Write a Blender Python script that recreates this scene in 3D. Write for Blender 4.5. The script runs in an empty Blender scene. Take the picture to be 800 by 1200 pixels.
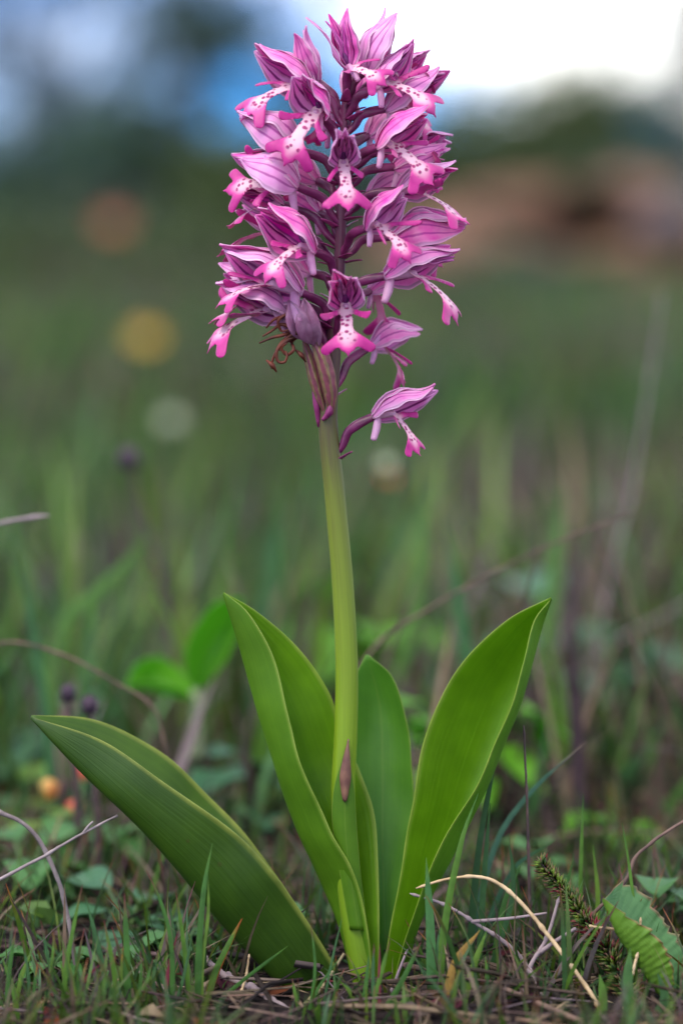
import bpy, math, random
import numpy as np
from mathutils import Vector, Matrix

R = math.radians
rng = np.random.default_rng(11)
random.seed(5)
scene = bpy.context.scene
COL = scene.collection

# ------------------------------------------------------------------ camera, sky, sun, exposure
S = 0.0002            # metres per photo pixel in the orchid's plane (y = 0)
D0 = 0.6              # camera to orchid
HOR = 300.0           # photo row of the horizon
CAM_H = (1160 - HOR) * S
cam_d = bpy.data.cameras.new('camera')
cam = bpy.data.objects.new('camera', cam_d)
COL.objects.link(cam)
cam.location = (0, -D0, CAM_H)
cam.rotation_euler = (R(90), 0, 0)
cam_d.sensor_fit = 'VERTICAL'
cam_d.sensor_height = 36.0
cam_d.lens = D0 * 36.0 / (1200 * S)
cam_d.shift_y = -(600 - HOR) / 1200
cam_d.clip_start = 0.01
cam_d.clip_end = 2000
cam_d.dof.use_dof = True
cam_d.dof.focus_distance = D0 - 0.004
cam_d.dof.aperture_fstop = 5.4
scene.camera = cam

SUN_EL, SUN_AZ = 55.0, 226.0      # azimuth clockwise from +Y
world = bpy.data.worlds.new('World')
scene.world = world
world.use_nodes = True
wn, wl = world.node_tree.nodes, world.node_tree.links
bg = wn['Background']
bg.inputs['Strength'].default_value = 0.15
sky = wn.new('ShaderNodeTexSky')
sky.sky_type = 'NISHITA'
sky.sun_disc = False
sky.sun_elevation = R(SUN_EL)
sky.sun_rotation = R(SUN_AZ)
sky.air_density = 1.0
sky.dust_density = 0.0
sky.ozone_density = 3.0
tc = wn.new('ShaderNodeTexCoord')
mp = wn.new('ShaderNodeMapping')
mp.inputs['Location'].default_value = (0.72, 0.0, 0.25)
mp.inputs['Scale'].default_value = (2.6, 2.6, 5.0)
nz = wn.new('ShaderNodeTexNoise')
nz.inputs['Scale'].default_value = 1.4
nz.inputs['Detail'].default_value = 4
cr = wn.new('ShaderNodeValToRGB')
cr.color_ramp.elements[0].position = 0.44
cr.color_ramp.elements[1].position = 0.56
mixs = wn.new('ShaderNodeMix'); mixs.data_type = 'RGBA'
tint = wn.new('ShaderNodeMix'); tint.data_type = 'RGBA'; tint.blend_type = 'MULTIPLY'
tint.inputs['Factor'].default_value = 1.0
tint.inputs[7].default_value = (0.10, 0.40, 0.95, 1)
mixs.inputs[7].default_value = (10.2, 10.2, 9.9, 1)     # bright high cloud
wl.new(tc.outputs['Generated'], mp.inputs['Vector'])
wl.new(mp.outputs['Vector'], nz.inputs['Vector'])
wl.new(nz.outputs['Fac'], cr.inputs['Fac'])
wl.new(cr.outputs['Color'], mixs.inputs['Factor'])
wl.new(sky.outputs['Color'], tint.inputs[6])
wl.new(tint.outputs[2], mixs.inputs[6])
wl.new(mixs.outputs[2], bg.inputs['Color'])

sun_d = bpy.data.lights.new('sun', 'SUN')
sun_d.energy = 2.0
sun_d.angle = R(30)
sun_d.color = (1.0, 0.93, 0.82)
sun = bpy.data.objects.new('sun', sun_d)
COL.objects.link(sun)
sdir = Vector((math.sin(R(SUN_AZ)) * math.cos(R(SUN_EL)), math.cos(R(SUN_AZ)) * math.cos(R(SUN_EL)), math.sin(R(SUN_EL))))
sun.rotation_euler = (-sdir).to_track_quat('-Z', 'Y').to_euler()
sun.location = sdir * 5

scene.view_settings.view_transform = 'Standard'
scene.view_settings.look = 'None'
scene.view_settings.gamma = 1.0
scene.view_settings.exposure = 0.84
scene.cycles.use_denoising = True
scene.cycles.max_bounces = 8
scene.cycles.transparent_max_bounces = 8
scene.cycles.sample_clamp_indirect = 6

# ------------------------------------------------------------------ helpers
def P(px, py, dp=0.0):
    """photo pixel + depth (in orchid-plane pixels behind the orchid) -> point"""
    y = dp * S
    k = (y + D0) / D0
    return np.array(((px - 400) * S * k, y, CAM_H + (HOR - py) * S * k))

def GP(px, py):
    """point of the flat ground seen at a pixel"""
    k = (1160 - HOR) / (py - HOR)
    return np.array(((px - 400) * S * k, D0 * (k - 1), 0.0))

def ground_z(x, y):
    r = np.sqrt(np.asarray(x) ** 2 + np.asarray(y) ** 2)
    a = np.minimum(0.0022 + 0.006 * r, 0.035)
    n = (np.sin(x * 31 + 1.3) * np.cos(y * 27 + .4) + .6 * np.sin(x * 67 + y * 41) + .5 * np.cos(y * 83 - x * 29 + 2)) * np.exp(-r * 1.5)
    n = n + (np.sin(x * 2.1 + .5) * np.cos(y * 1.7 + 1) + .6 * np.sin(x * 4.3 - y * 3.1)) * (1 - np.exp(-r * 1.2))
    return a * n * 0.6

def catmull(pts, n):
    p = np.array(pts, float)
    if len(p) == 2:
        t = np.linspace(0, 1, n)[:, None]
        return p[0] * (1 - t) + p[1] * t
    d = np.r_[0, np.cumsum(np.maximum(np.linalg.norm(np.diff(p[:, :3], axis=0), axis=1), 1e-9))]
    t = np.linspace(0, d[-1], n)
    m = np.zeros_like(p)
    m[1:-1] = (p[2:] - p[:-2]) / (d[2:] - d[:-2])[:, None]
    m[0] = (p[1] - p[0]) / (d[1] - d[0])
    m[-1] = (p[-1] - p[-2]) / (d[-1] - d[-2])
    i = np.clip(np.searchsorted(d, t, side='right') - 1, 0, len(p) - 2)
    h = (d[i + 1] - d[i])[:, None]
    u = ((t - d[i]) / (d[i + 1] - d[i]))[:, None]
    return ((2 * u**3 - 3 * u**2 + 1) * p[i] + (u**3 - 2 * u**2 + u) * h * m[i]
            + (-2 * u**3 + 3 * u**2) * p[i + 1] + (u**3 - u**2) * h * m[i + 1])

def mesh_np(name, verts, faces, mats, parent=None, uv=None, attrs=None, mat_idx=None, smooth=True):
    verts = np.asarray(verts, np.float32)
    faces = np.asarray(faces, np.int32)
    me = bpy.data.meshes.new(name)
    me.vertices.add(len(verts)); me.vertices.foreach_set('co', verts.ravel())
    k = faces.shape[1]
    me.loops.add(faces.size); me.loops.foreach_set('vertex_index', faces.ravel())
    me.polygons.add(len(faces))
    me.polygons.foreach_set('loop_start', np.arange(0, faces.size, k, dtype=np.int32))
    me.polygons.foreach_set('loop_total', np.full(len(faces), k, np.int32))
    me.polygons.foreach_set('use_smooth', np.full(len(faces), smooth))
    for m in (mats if isinstance(mats, (list, tuple)) else [mats]):
        me.materials.append(m)
    if mat_idx is not None:
        me.polygons.foreach_set('material_index', np.asarray(mat_idx, np.int32))
    if uv is not None:
        l = me.uv_layers.new(name='uv')
        l.data.foreach_set('uv', np.asarray(uv, np.float32)[faces.ravel()].ravel())
    for an, av in (attrs or {}).items():
        av = np.asarray(av, np.float32)
        if av.ndim == 1:
            a = me.attributes.new(an, 'FLOAT', 'POINT'); a.data.foreach_set('value', av)
        else:
            a = me.attributes.new(an, 'FLOAT_COLOR', 'POINT')
            a.data.foreach_set('color', np.c_[av, np.ones(len(av))].astype(np.float32).ravel())
    me.update(calc_edges=True)
    me.validate()
    o = bpy.data.objects.new(name, me)
    COL.objects.link(o)
    if parent is not None:
        o.parent = parent
        o.location = -Vector(origin_of(parent))
    return o

def origin_of(o):
    v = Vector(o.location)
    while o.parent is not None:
        o = o.parent
        v += Vector(o.location)
    return v

def tag(o, label=None, cat=None, group=None, kind=None):
    for k, v in (('label', label), ('category', cat), ('group', group), ('kind', kind)):
        if v: o[k] = v
    return o

def thing(name, loc, label, cat, group=None):
    o = bpy.data.objects.new(name, None)
    o.empty_display_size = 0.01
    COL.objects.link(o)
    o.location = tuple(float(v) for v in loc)
    return tag(o, label, cat, group)

def grid_faces(nu, nv, off=0, flip=False, wrap=False):
    i, j = np.meshgrid(np.arange(nu - 1), np.arange(nv if wrap else nv - 1), indexing='ij')
    j2 = (j + 1) % nv
    f = np.stack([i * nv + j, i * nv + j2, (i + 1) * nv + j2, (i + 1) * nv + j], -1).reshape(-1, 4) + off
    return f[:, ::-1] if flip else f

def frames(c):
    t = np.gradient(c, axis=0)
    t /= np.linalg.norm(t, axis=1)[:, None] + 1e-12
    ref = np.array([0.12, 0.98, 0.15])
    if abs(np.dot(t.mean(0) / (np.linalg.norm(t.mean(0)) + 1e-9), ref)) > .9: ref = np.array([1., 0.1, 0.2])
    a = np.cross(t, ref); a /= np.linalg.norm(a, axis=1)[:, None] + 1e-12
    b = np.cross(t, a)
    return t, a, b

def tube_arrays(pts, radii, n=16, m=8, lobes=0, lobe_amp=0, twist=0):
    c = catmull(pts, n)
    rr = np.interp(np.linspace(0, 1, n), np.linspace(0, 1, len(radii)), radii)
    t, a, b = frames(c)
    th = np.linspace(0, 2 * np.pi, m, endpoint=False)
    u = np.linspace(0, 1, n)[:, None]
    mod = 1 + lobe_amp * np.cos(lobes * (th[None] + twist * u)) if lobes else np.ones((n, m))
    v = c[:, None] + (rr[:, None] * mod)[..., None] * (np.cos(th)[None, :, None] * a[:, None] + np.sin(th)[None, :, None] * b[:, None])
    v = v.reshape(-1, 3)
    f = grid_faces(n, m, wrap=True)
    ends = np.array([c[0] - t[0] * rr[0] * .35, c[-1] + t[-1] * rr[-1] * .5])
    nv = len(v)
    v = np.r_[v, ends]
    k = np.arange(m)
    f = np.r_[f, np.stack([np.full(m, nv), (k + 1) % m, k, np.full(m, nv)], 1)[:, [0, 1, 2, 2]],
              np.stack([np.full(m, nv + 1), (n - 1) * m + k, (n - 1) * m + (k + 1) % m], 1)[:, [0, 1, 2, 2]]]
    uu = np.r_[np.repeat(np.linspace(0, 1, n), m), 0, 1]
    vv = np.r_[np.tile(np.arange(m) / m, n), 0.5, 0.5]
    return v, f, np.c_[uu, vv]

def quads_to_mesh(name, v, f, mats, parent, uv=None, attrs=None):
    """faces with a repeated last index are triangles"""
    f = np.asarray(f)
    tri = f[:, 2] == f[:, 3]
    t = np.r_[np.c_[f[~tri][:, [0, 1, 2]]], f[~tri][:, [0, 2, 3]], f[tri][:, :3]]
    return mesh_np(name, v, t, mats, parent, uv, attrs)

def tube(name, pts, radii, mat, parent=None, n=16, m=8, **kw):
    v, f, uv = tube_arrays(pts, radii, n, m, **kw)
    return quads_to_mesh(name, v, f, mat, parent, uv)

def shell(name, C, th, mats, parent, UV, edge_thin=True, attrs=None):
    """two-sided sheet with thickness from a (nu, nv, 3) grid; material 0 on the +normal side"""
    nu, nv = C.shape[:2]
    du = np.gradient(C, axis=0); dv = np.gradient(C, axis=1)
    N = np.cross(du, dv); ln = np.linalg.norm(N, axis=2, keepdims=True)
    N = N / (ln + 1e-15)
    for _ in range(2):
        N[0] = N[1]; N[-1] = N[-2]
    t = np.full((nu, nv, 1), th)
    if edge_thin is not False:
        e = np.abs(np.linspace(-1, 1, nv) if edge_thin is True else edge_thin)[None, :, None]
        t = t * (1 - .75 * e ** 4)
    A = (C + N * t * .5).reshape(-1, 3); B = (C - N * t * .5).reshape(-1, 3)
    n = nu * nv
    fa = grid_faces(nu, nv); fb = grid_faces(nu, nv, n, flip=True)
    rim = list(range(nv)) + [i * nv + nv - 1 for i in range(1, nu)] + [(nu - 1) * nv + j for j in range(nv - 2, -1, -1)] + [i * nv for i in range(nu - 2, 0, -1)]
    rim = np.array(rim); nx = np.roll(rim, -1)
    fr = np.stack([rim, rim + n, nx + n, nx], 1)
    mi = np.r_[np.zeros(len(fa)), np.ones(len(fb)), np.zeros(len(fr))].astype(int)
    uv = np.r_[UV.reshape(-1, 2), UV.reshape(-1, 2)]
    at = {k: np.r_[np.asarray(a), np.asarray(a)] for k, a in (attrs or {}).items()}
    return mesh_np(name, np.r_[A, B], np.r_[fa, fb, fr], mats, parent, uv, at, mi)

# ------------------------------------------------------------------ materials
def mat(name):
    m = bpy.data.materials.new(name); m.use_nodes = True
    nt = m.node_tree
    return m, nt.nodes, nt.links, nt.nodes['Principled BSDF']

def node(ns, t, **kw):
    n = ns.new(t)
    for k, v in kw.items():
        setattr(n, k, v)
    return n

def ramp(ns, stops):
    r = ns.new('ShaderNodeValToRGB')
    e = r.color_ramp.elements
    while len(e) > 1: e.remove(e[0])
    e[0].position = stops[0][0]; e[0].color = (*stops[0][1], 1)
    for p, c in stops[1:]:
        x = e.new(p); x.color = (*c, 1)
    return r

def mathn(ns, ls, op, a, b=None, clamp=False):
    n = ns.new('ShaderNodeMath'); n.operation = op; n.use_clamp = clamp
    for i, v in enumerate((a, b)):
        if v is None: continue
        if isinstance(v, (int, float)): n.inputs[i].default_value = v
        else: ls.new(v, n.inputs[i])
    return n.outputs[0]

def mixc(ns, ls, f, a, b, blend='MIX'):
    n = ns.new('ShaderNodeMix'); n.data_type = 'RGBA'; n.blend_type = blend
    for i, v in ((0, f), (6, a), (7, b)):
        if isinstance(v, (int, float)): n.inputs[i].default_value = v
        elif isinstance(v, tuple): n.inputs[i].default_value = (*v, 1)
        else: ls.new(v, n.inputs[i])
    return n.outputs[2]

def finish_translucent(m, ns, ls, bsdf, color, amount, tint=None):
    tr = ns.new('ShaderNodeBsdfTranslucent')
    ls.new(color if tint is None else mixc(ns, ls, 1.0, color, tint, 'MULTIPLY'), tr.inputs['Color'])
    mx = ns.new('ShaderNodeMixShader'); mx.inputs[0].default_value = amount
    out = ns['Material Output']
    ls.new(bsdf.outputs[0], mx.inputs[1]); ls.new(tr.outputs[0], mx.inputs[2])
    ls.new(mx.outputs[0], out.inputs['Surface'])

def bump(ns, ls, bsdf, h, strength, dist):
    b = ns.new('ShaderNodeBump'); b.inputs['Strength'].default_value = strength; b.inputs['Distance'].default_value = dist
    ls.new(h, b.inputs['Height']); ls.new(b.outputs[0], bsdf.inputs['Normal'])

def uvs(ns, ls):
    u = ns.new('ShaderNodeUVMap'); u.uv_map = 'uv'
    s = ns.new('ShaderNodeSeparateXYZ'); ls.new(u.outputs[0], s.inputs[0])
    return s.outputs[0], s.outputs[1], u.outputs[0]

def leaf_material(name, c_lo, c_hi, margin, vein_amt=.28, trans=.3, rough=.42):
    m, ns, ls, b = mat(name)
    u, v, uv = uvs(ns, ls)
    mp = ns.new('ShaderNodeMapping'); mp.inputs['Scale'].default_value = (2.0, 46, 1)
    ls.new(uv, mp.inputs[0])
    n1 = node(ns, 'ShaderNodeTexNoise'); n1.inputs['Scale'].default_value = 1.0; n1.inputs['Detail'].default_value = 3
    ls.new(mp.outputs[0], n1.inputs['Vector'])
    tcn = ns.new('ShaderNodeTexCoord')
    n2 = node(ns, 'ShaderNodeTexNoise'); n2.inputs['Scale'].default_value = 160; n2.inputs['Detail'].default_value = 6
    ls.new(tcn.outputs['Object'], n2.inputs['Vector'])
    n3 = node(ns, 'ShaderNodeTexNoise'); n3.inputs['Scale'].default_value = 32; n3.inputs['Detail'].default_value = 3
    ls.new(tcn.outputs['Object'], n3.inputs['Vector'])
    f = mathn(ns, ls, 'MULTIPLY', n1.outputs['Fac'], vein_amt)
    f = mathn(ns, ls, 'ADD', f, mathn(ns, ls, 'MULTIPLY', n2.outputs['Fac'], .35))
    f = mathn(ns, ls, 'ADD', f, mathn(ns, ls, 'MULTIPLY', n3.outputs['Fac'], .5))
    r = ramp(ns, [(.38, c_lo), (.80, c_hi)])
    ls.new(f, r.inputs['Fac'])
    edge = mathn(ns, ls, 'ABSOLUTE', mathn(ns, ls, 'SUBTRACT', mathn(ns, ls, 'MULTIPLY', v, 2.0), 1.0))
    er = ramp(ns, [(.955, (0, 0, 0)), (.99, (1, 1, 1))]); ls.new(edge, er.inputs['Fac'])
    c = mixc(ns, ls, mathn(ns, ls, 'MULTIPLY', er.outputs['Color'], mathn(ns, ls, 'MULTIPLY', n2.outputs['Fac'], 1.1)), r.outputs['Color'], margin)
    # midrib, a slightly paler line
    mr = ramp(ns, [(0.0, (1, 1, 1)), (.045, (0, 0, 0))]); ls.new(edge, mr.inputs['Fac'])
    c = mixc(ns, ls, mathn(ns, ls, 'MULTIPLY', mr.outputs['Color'], .22), c, margin)
    # tiny brown flecks
    vo = node(ns, 'ShaderNodeTexVoronoi'); vo.inputs['Scale'].default_value = 150
    ls.new(tcn.outputs['Object'], vo.inputs['Vector'])
    sp = ramp(ns, [(.05, (1, 1, 1)), (.11, (0, 0, 0))]); ls.new(vo.outputs['Distance'], sp.inputs['Fac'])
    gate = ramp(ns, [(.52, (0, 0, 0)), (.6, (1, 1, 1))]); ls.new(n3.outputs['Fac'], gate.inputs['Fac'])
    c = mixc(ns, ls, mathn(ns, ls, 'MULTIPLY', mathn(ns, ls, 'MULTIPLY', sp.outputs['Color'], gate.outputs['Color']), .55), c, (.07, .04, .012))
    ls.new(c, b.inputs['Base Color'])
    b.inputs['Roughness'].default_value = rough
    b.inputs['Specular IOR Level'].default_value = .42
    h = mathn(ns, ls, 'ADD', n1.outputs['Fac'], mathn(ns, ls, 'MULTIPLY', n2.outputs['Fac'], .4))
    bump(ns, ls, b, h, .3, .0004)
    finish_translucent(m, ns, ls, b, c, trans, (1.15, 1.3, .5))
    return m

M = {}
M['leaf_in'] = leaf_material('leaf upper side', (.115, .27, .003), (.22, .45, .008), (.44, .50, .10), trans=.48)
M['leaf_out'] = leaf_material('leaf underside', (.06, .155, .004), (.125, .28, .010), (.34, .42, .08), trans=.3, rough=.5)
M['leaf_shaded'] = leaf_material('shaded leaf underside', (.018, .055, .002), (.050, .115, .004), (.30, .34, .06), vein_amt=.22, trans=.22, rough=.5)  # drooping leaf: shade on its down-facing side painted into a darker green
M['leaf_shaded_in'] = leaf_material('shaded leaf upper side', (.03, .085, .002), (.075, .165, .004), (.34, .38, .07), trans=.3)  # upper side of the same leaf, painted darker to go with that shade
M['leaf_back'] = leaf_material('bluish leaf', (.085, .24, .022), (.155, .36, .035), (.36, .42, .1), trans=.45)
M['young_leaf'] = leaf_material('young leaf', (.12, .34, .02), (.20, .48, .035), (.24, .46, .1), trans=.5)

def stem_material():
    m, ns, ls, b = mat('orchid stem')
    u, v, uv = uvs(ns, ls)
    r = ramp(ns, [(0.0, (.15, .27, .012)), (.30, (.21, .33, .015)), (.52, (.17, .21, .022)), (.63, (.10, .085, .03)), (.74, (.08, .018, .040)), (1.0, (.12, .012, .065))])
    n1 = node(ns, 'ShaderNodeTexNoise'); n1.inputs['Scale'].default_value = 1; n1.inputs['Detail'].default_value = 4
    mp = ns.new('ShaderNodeMapping'); mp.inputs['Scale'].default_value = (14, 12, 1); ls.new(uv, mp.inputs[0]); ls.new(mp.outputs[0], n1.inputs['Vector'])
    f = mathn(ns, ls, 'ADD', u, mathn(ns, ls, 'MULTIPLY', mathn(ns, ls, 'SUBTRACT', n1.outputs['Fac'], .5), .12))
    ls.new(f, r.inputs['Fac'])
    n2 = node(ns, 'ShaderNodeTexNoise'); n2.inputs['Scale'].default_value = 1; n2.inputs['Detail'].default_value = 2
    mp2 = ns.new('ShaderNodeMapping'); mp2.inputs['Scale'].default_value = (9, 34, 1); ls.new(uv, mp2.inputs[0]); ls.new(mp2.outputs[0], n2.inputs['Vector'])
    vr = ramp(ns, [(.3, (.88, .9, .82)), (.75, (1.08, 1.06, 1.05))]); ls.new(n2.outputs['Fac'], vr.inputs['Fac'])
    c = mixc(ns, ls, 1.0, r.outputs['Color'], vr.outputs['Color'], 'MULTIPLY')
    ls.new(c, b.inputs['Base Color']); b.inputs['Roughness'].default_value = .45
    b.inputs['Subsurface Weight'].default_value = .0
    bump(ns, ls, b, n2.outputs['Fac'], .12, .0003)
    finish_translucent(m, ns, ls, b, c, .15)
    return m
M['stem'] = stem_material()

def sepal_material(name, base, dark, pale, stripe_n, stripe_amt, lo, hi, trans=.3):
    m, ns, ls, b = mat(name)
    u, v, uv = uvs(ns, ls)
    # longitudinal veins that run together at base and tip
    nz = node(ns, 'ShaderNodeTexNoise'); nz.inputs['Scale'].default_value = 3; nz.inputs['Detail'].default_value = 2
    oi = ns.new('ShaderNodeObjectInfo')
    tcn = ns.new('ShaderNodeTexCoord')
    n2 = node(ns, 'ShaderNodeTexNoise'); n2.inputs['Scale'].default_value = 260; n2.inputs['Detail'].default_value = 4
    ls.new(tcn.outputs['Object'], n2.inputs['Vector'])
    ls.new(uv, nz.inputs['Vector'])
    vv = mathn(ns, ls, 'ADD', v, mathn(ns, ls, 'MULTIPLY', mathn(ns, ls, 'SUBTRACT', nz.outputs['Fac'], .5), .10))
    s = mathn(ns, ls, 'SINE', mathn(ns, ls, 'MULTIPLY', vv, 2 * math.pi * stripe_n))
    s = mathn(ns, ls, 'ADD', mathn(ns, ls, 'MULTIPLY', s, .5), .5)
    sr = ramp(ns, [(lo, (0, 0, 0)), (hi, (1, 1, 1))]); ls.new(s, sr.inputs['Fac'])
    ur = ramp(ns, [(0.0, (.75, .75, .75)), (.2, (1, 1, 1)), (.75, (1, 1, 1)), (1.0, (.35, .35, .35))]); ls.new(u, ur.inputs['Fac'])
    f = mathn(ns, ls, 'MULTIPLY', mathn(ns, ls, 'MULTIPLY', sr.outputs['Color'], ur.outputs['Color']), stripe_amt)
    edge = mathn(ns, ls, 'ABSOLUTE', mathn(ns, ls, 'SUBTRACT', mathn(ns, ls, 'MULTIPLY', v, 2.0), 1.0))
    er = ramp(ns, [(.72, (0, 0, 0)), (1.0, (1, 1, 1))]); ls.new(edge, er.inputs['Fac'])
    gr = ramp(ns, [(.3, (0, 0, 0)), (.75, (1, 1, 1))]); ls.new(n2.outputs['Fac'], gr.inputs['Fac'])
    c = mixc(ns, ls, mathn(ns, ls, 'MULTIPLY', gr.outputs['Color'], .4), base, pale)
    hv = ns.new('ShaderNodeHueSaturation')
    ls.new(c, hv.inputs['Color'])
    ls.new(mathn(ns, ls, 'ADD', mathn(ns, ls, 'MULTIPLY', oi.outputs['Random'], .5), .78), hv.inputs['Saturation'])
    ls.new(mathn(ns, ls, 'ADD', mathn(ns, ls, 'MULTIPLY', oi.outputs['Random'], .035), .482), hv.inputs['Hue'])
    c = mixc(ns, ls, f, hv.outputs['Color'], dark)
    c = mixc(ns, ls, mathn(ns, ls, 'MULTIPLY', er.outputs['Color'], .6), c, pale)
    ls.new(c, b.inputs['Base Color']); b.inputs['Roughness'].default_value = .5
    b.inputs['Specular IOR Level'].default_value = .35
    b.inputs['Sheen Weight'].default_value = .15
    bump(ns, ls, b, mathn(ns, ls, 'ADD', n2.outputs['Fac'], s), .3, .00015)
    finish_translucent(m, ns, ls, b, c, trans)
    return m
M['sep_out'] = sepal_material('hood outer side', (.86, .205, .60), (.40, .006, .28), (.98, .80, .90), 4.5, .75, .72, 1.0, .34)
M['sep_in'] = sepal_material('hood inner side', (.82, .13, .56), (.20, .002, .15), (.95, .74, .86), 4.5, .95, .6, .92, .45)
M['petal'] = sepal_material('petal', (.74, .11, .52), (.24, .006, .18), (.86, .36, .68), 2.0, .9, .6, .95, .42)

def lip_material():
    m, ns, ls, b = mat('spotted lip')
    a = node(ns, 'ShaderNodeAttribute', attribute_name='rimness')
    a2 = node(ns, 'ShaderNodeAttribute', attribute_name='spot')
    u, v, uv = uvs(ns, ls)
    oi = ns.new('ShaderNodeObjectInfo')
    tcn = ns.new('ShaderNodeTexCoord')
    n2 = node(ns, 'ShaderNodeTexNoise'); n2.inputs['Scale'].default_value = 420; n2.inputs['Detail'].default_value = 3
    ls.new(tcn.outputs['Object'], n2.inputs['Vector'])
    f = mathn(ns, ls, 'ADD', a.outputs['Fac'], mathn(ns, ls, 'MULTIPLY', mathn(ns, ls, 'SUBTRACT', n2.outputs['Fac'], .5), .25))
    r = ramp(ns, [(0.0, (.88, .56, .66)), (.3, (.85, .34, .53)), (.6, (.72, .05, .34)), (1.0, (.52, .010, .24))])
    ls.new(f, r.inputs['Fac'])
    cmb = ns.new('ShaderNodeCombineXYZ')
    ls.new(u, cmb.inputs[0]); ls.new(v, cmb.inputs[1]); ls.new(mathn(ns, ls, 'MULTIPLY', oi.outputs['Random'], 37.0), cmb.inputs[2])
    vo = node(ns, 'ShaderNodeTexVoronoi'); vo.inputs['Scale'].default_value = 12; vo.inputs['Randomness'].default_value = 1.0
    ls.new(cmb.outputs[0], vo.inputs['Vector'])
    sp = ramp(ns, [(.26, (1, 1, 1)), (.46, (0, 0, 0))]); ls.new(vo.outputs['Distance'], sp.inputs['Fac'])
    k = mathn(ns, ls, 'MULTIPLY', sp.outputs['Color'], a2.outputs['Fac'])
    c = mixc(ns, ls, k, r.outputs['Color'], (.36, .008, .15))
    ls.new(c, b.inputs['Base Color']); b.inputs['Roughness'].default_value = .5
    b.inputs['Sheen Weight'].default_value = .25
    bump(ns, ls, b, mathn(ns, ls, 'ADD', mathn(ns, ls, 'MULTIPLY', k, 1.5), n2.outputs['Fac']), .5, .0002)
    finish_translucent(m, ns, ls, b, c, .25)
    return m
M['lip'] = lip_material()

def plain(name, c1, c2, scale=200, rough=.55, trans=0.0, bumpd=.0002, detail=4):
    m, ns, ls, b = mat(name)
    tcn = ns.new('ShaderNodeTexCoord')
    n = node(ns, 'ShaderNodeTexNoise'); n.inputs['Scale'].default_value = scale; n.inputs['Detail'].default_value = detail
    ls.new(tcn.outputs['Object'], n.inputs['Vector'])
    r = ramp(ns, [(.32, c1), (.68, c2)]); ls.new(n.outputs['Fac'], r.inputs['Fac'])
    ls.new(r.outputs['Color'], b.inputs['Base Color']); b.inputs['Roughness'].default_value = rough
    bump(ns, ls, b, n.outputs['Fac'], .5, bumpd)
    if trans: finish_translucent(m, ns, ls, b, r.outputs['Color'], trans)
    return m
M['ovary'] = plain('ovary', (.085, .006, .042), (.20, .022, .11), 300, .4, .1)
M['spur'] = plain('spur', (.66, .27, .52), (.80, .46, .66), 250, .5, .3)
M['column'] = plain('column', (.06, .004, .07), (.16, .01, .13), 500, .4)
M['pollinium'] = plain('pollen cap', (.13, .02, .16), (.24, .06, .26), 600, .35)
M['bract'] = plain('purple bract', (.20, .015, .10), (.36, .05, .20), 400, .45, .2)
M['capsule'] = plain('fading ovary', (.20, .085, .06), (.36, .17, .15), 220, .5, .1)
M['withered'] = plain('withered petal', (.05, .008, .006), (.20, .04, .018), 300, .6, .2)
M['withered_pale'] = plain('wilting sepal', (.26, .07, .17), (.50, .25, .38), 260, .6, .2)

def striped(name, c1, c2, nstr):
    m, ns, ls, b = mat(name)
    u, v, uv = uvs(ns, ls)
    n = node(ns, 'ShaderNodeTexNoise'); n.inputs['Scale'].default_value = 9; n.inputs['Detail'].default_value = 5; ls.new(uv, n.inputs['Vector'])
    f = mathn(ns, ls, 'SINE', mathn(ns, ls, 'MULTIPLY', mathn(ns, ls, 'ADD', v, mathn(ns, ls, 'MULTIPLY', n.outputs['Fac'], .12)), 2 * math.pi * nstr))
    r = ramp(ns, [(.0, c1), (.55, c2)]); ls.new(f, r.inputs['Fac'])
    vr = ramp(ns, [(.3, (.6, .6, .6)), (.7, (1.2, 1.2, 1.2))]); ls.new(n.outputs['Fac'], vr.inputs['Fac'])
    c = mixc(ns, ls, 1.0, r.outputs['Color'], vr.outputs['Color'], 'MULTIPLY')
    ls.new(c, b.inputs['Base Color']); b.inputs['Roughness'].default_value = .5
    bump(ns, ls, b, n.outputs['Fac'], .6, .0004)
    return m
M['faded'] = striped('fading ovary stripes', (.21, .05, .075), (.20, .125, .055), 6)
M['sheath_tip'] = plain('dry sheath tip', (.10, .035, .03), (.24, .12, .07), 300, .55)

def attr_material(name, rough=.5, trans=.25, spec=.35):
    m, ns, ls, b = mat(name)
    a = node(ns, 'ShaderNodeAttribute', attribute_name='tone')
    tcn = ns.new('ShaderNodeTexCoord')
    n = node(ns, 'ShaderNodeTexNoise'); n.inputs['Scale'].default_value = 350; n.inputs['Detail'].default_value = 3
    ls.new(tcn.outputs['Object'], n.inputs['Vector'])
    r = ramp(ns, [(.3, (.75, .75, .75)), (.7, (1.15, 1.15, 1.15))]); ls.new(n.outputs['Fac'], r.inputs['Fac'])
    c = mixc(ns, ls, 1.0, a.outputs['Color'], r.outputs['Color'], 'MULTIPLY')
    ls.new(c, b.inputs['Base Color']); b.inputs['Roughness'].default_value = rough
    b.inputs['Specular IOR Level'].default_value = spec
    if trans: finish_translucent(m, ns, ls, b, c, trans)
    return m
M['blade'] = attr_material('grass blades')
M['litter'] = attr_material('dry litter', .8, 0, .2)
M['foliage'] = attr_material('tree foliage', .55, .25)

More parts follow.
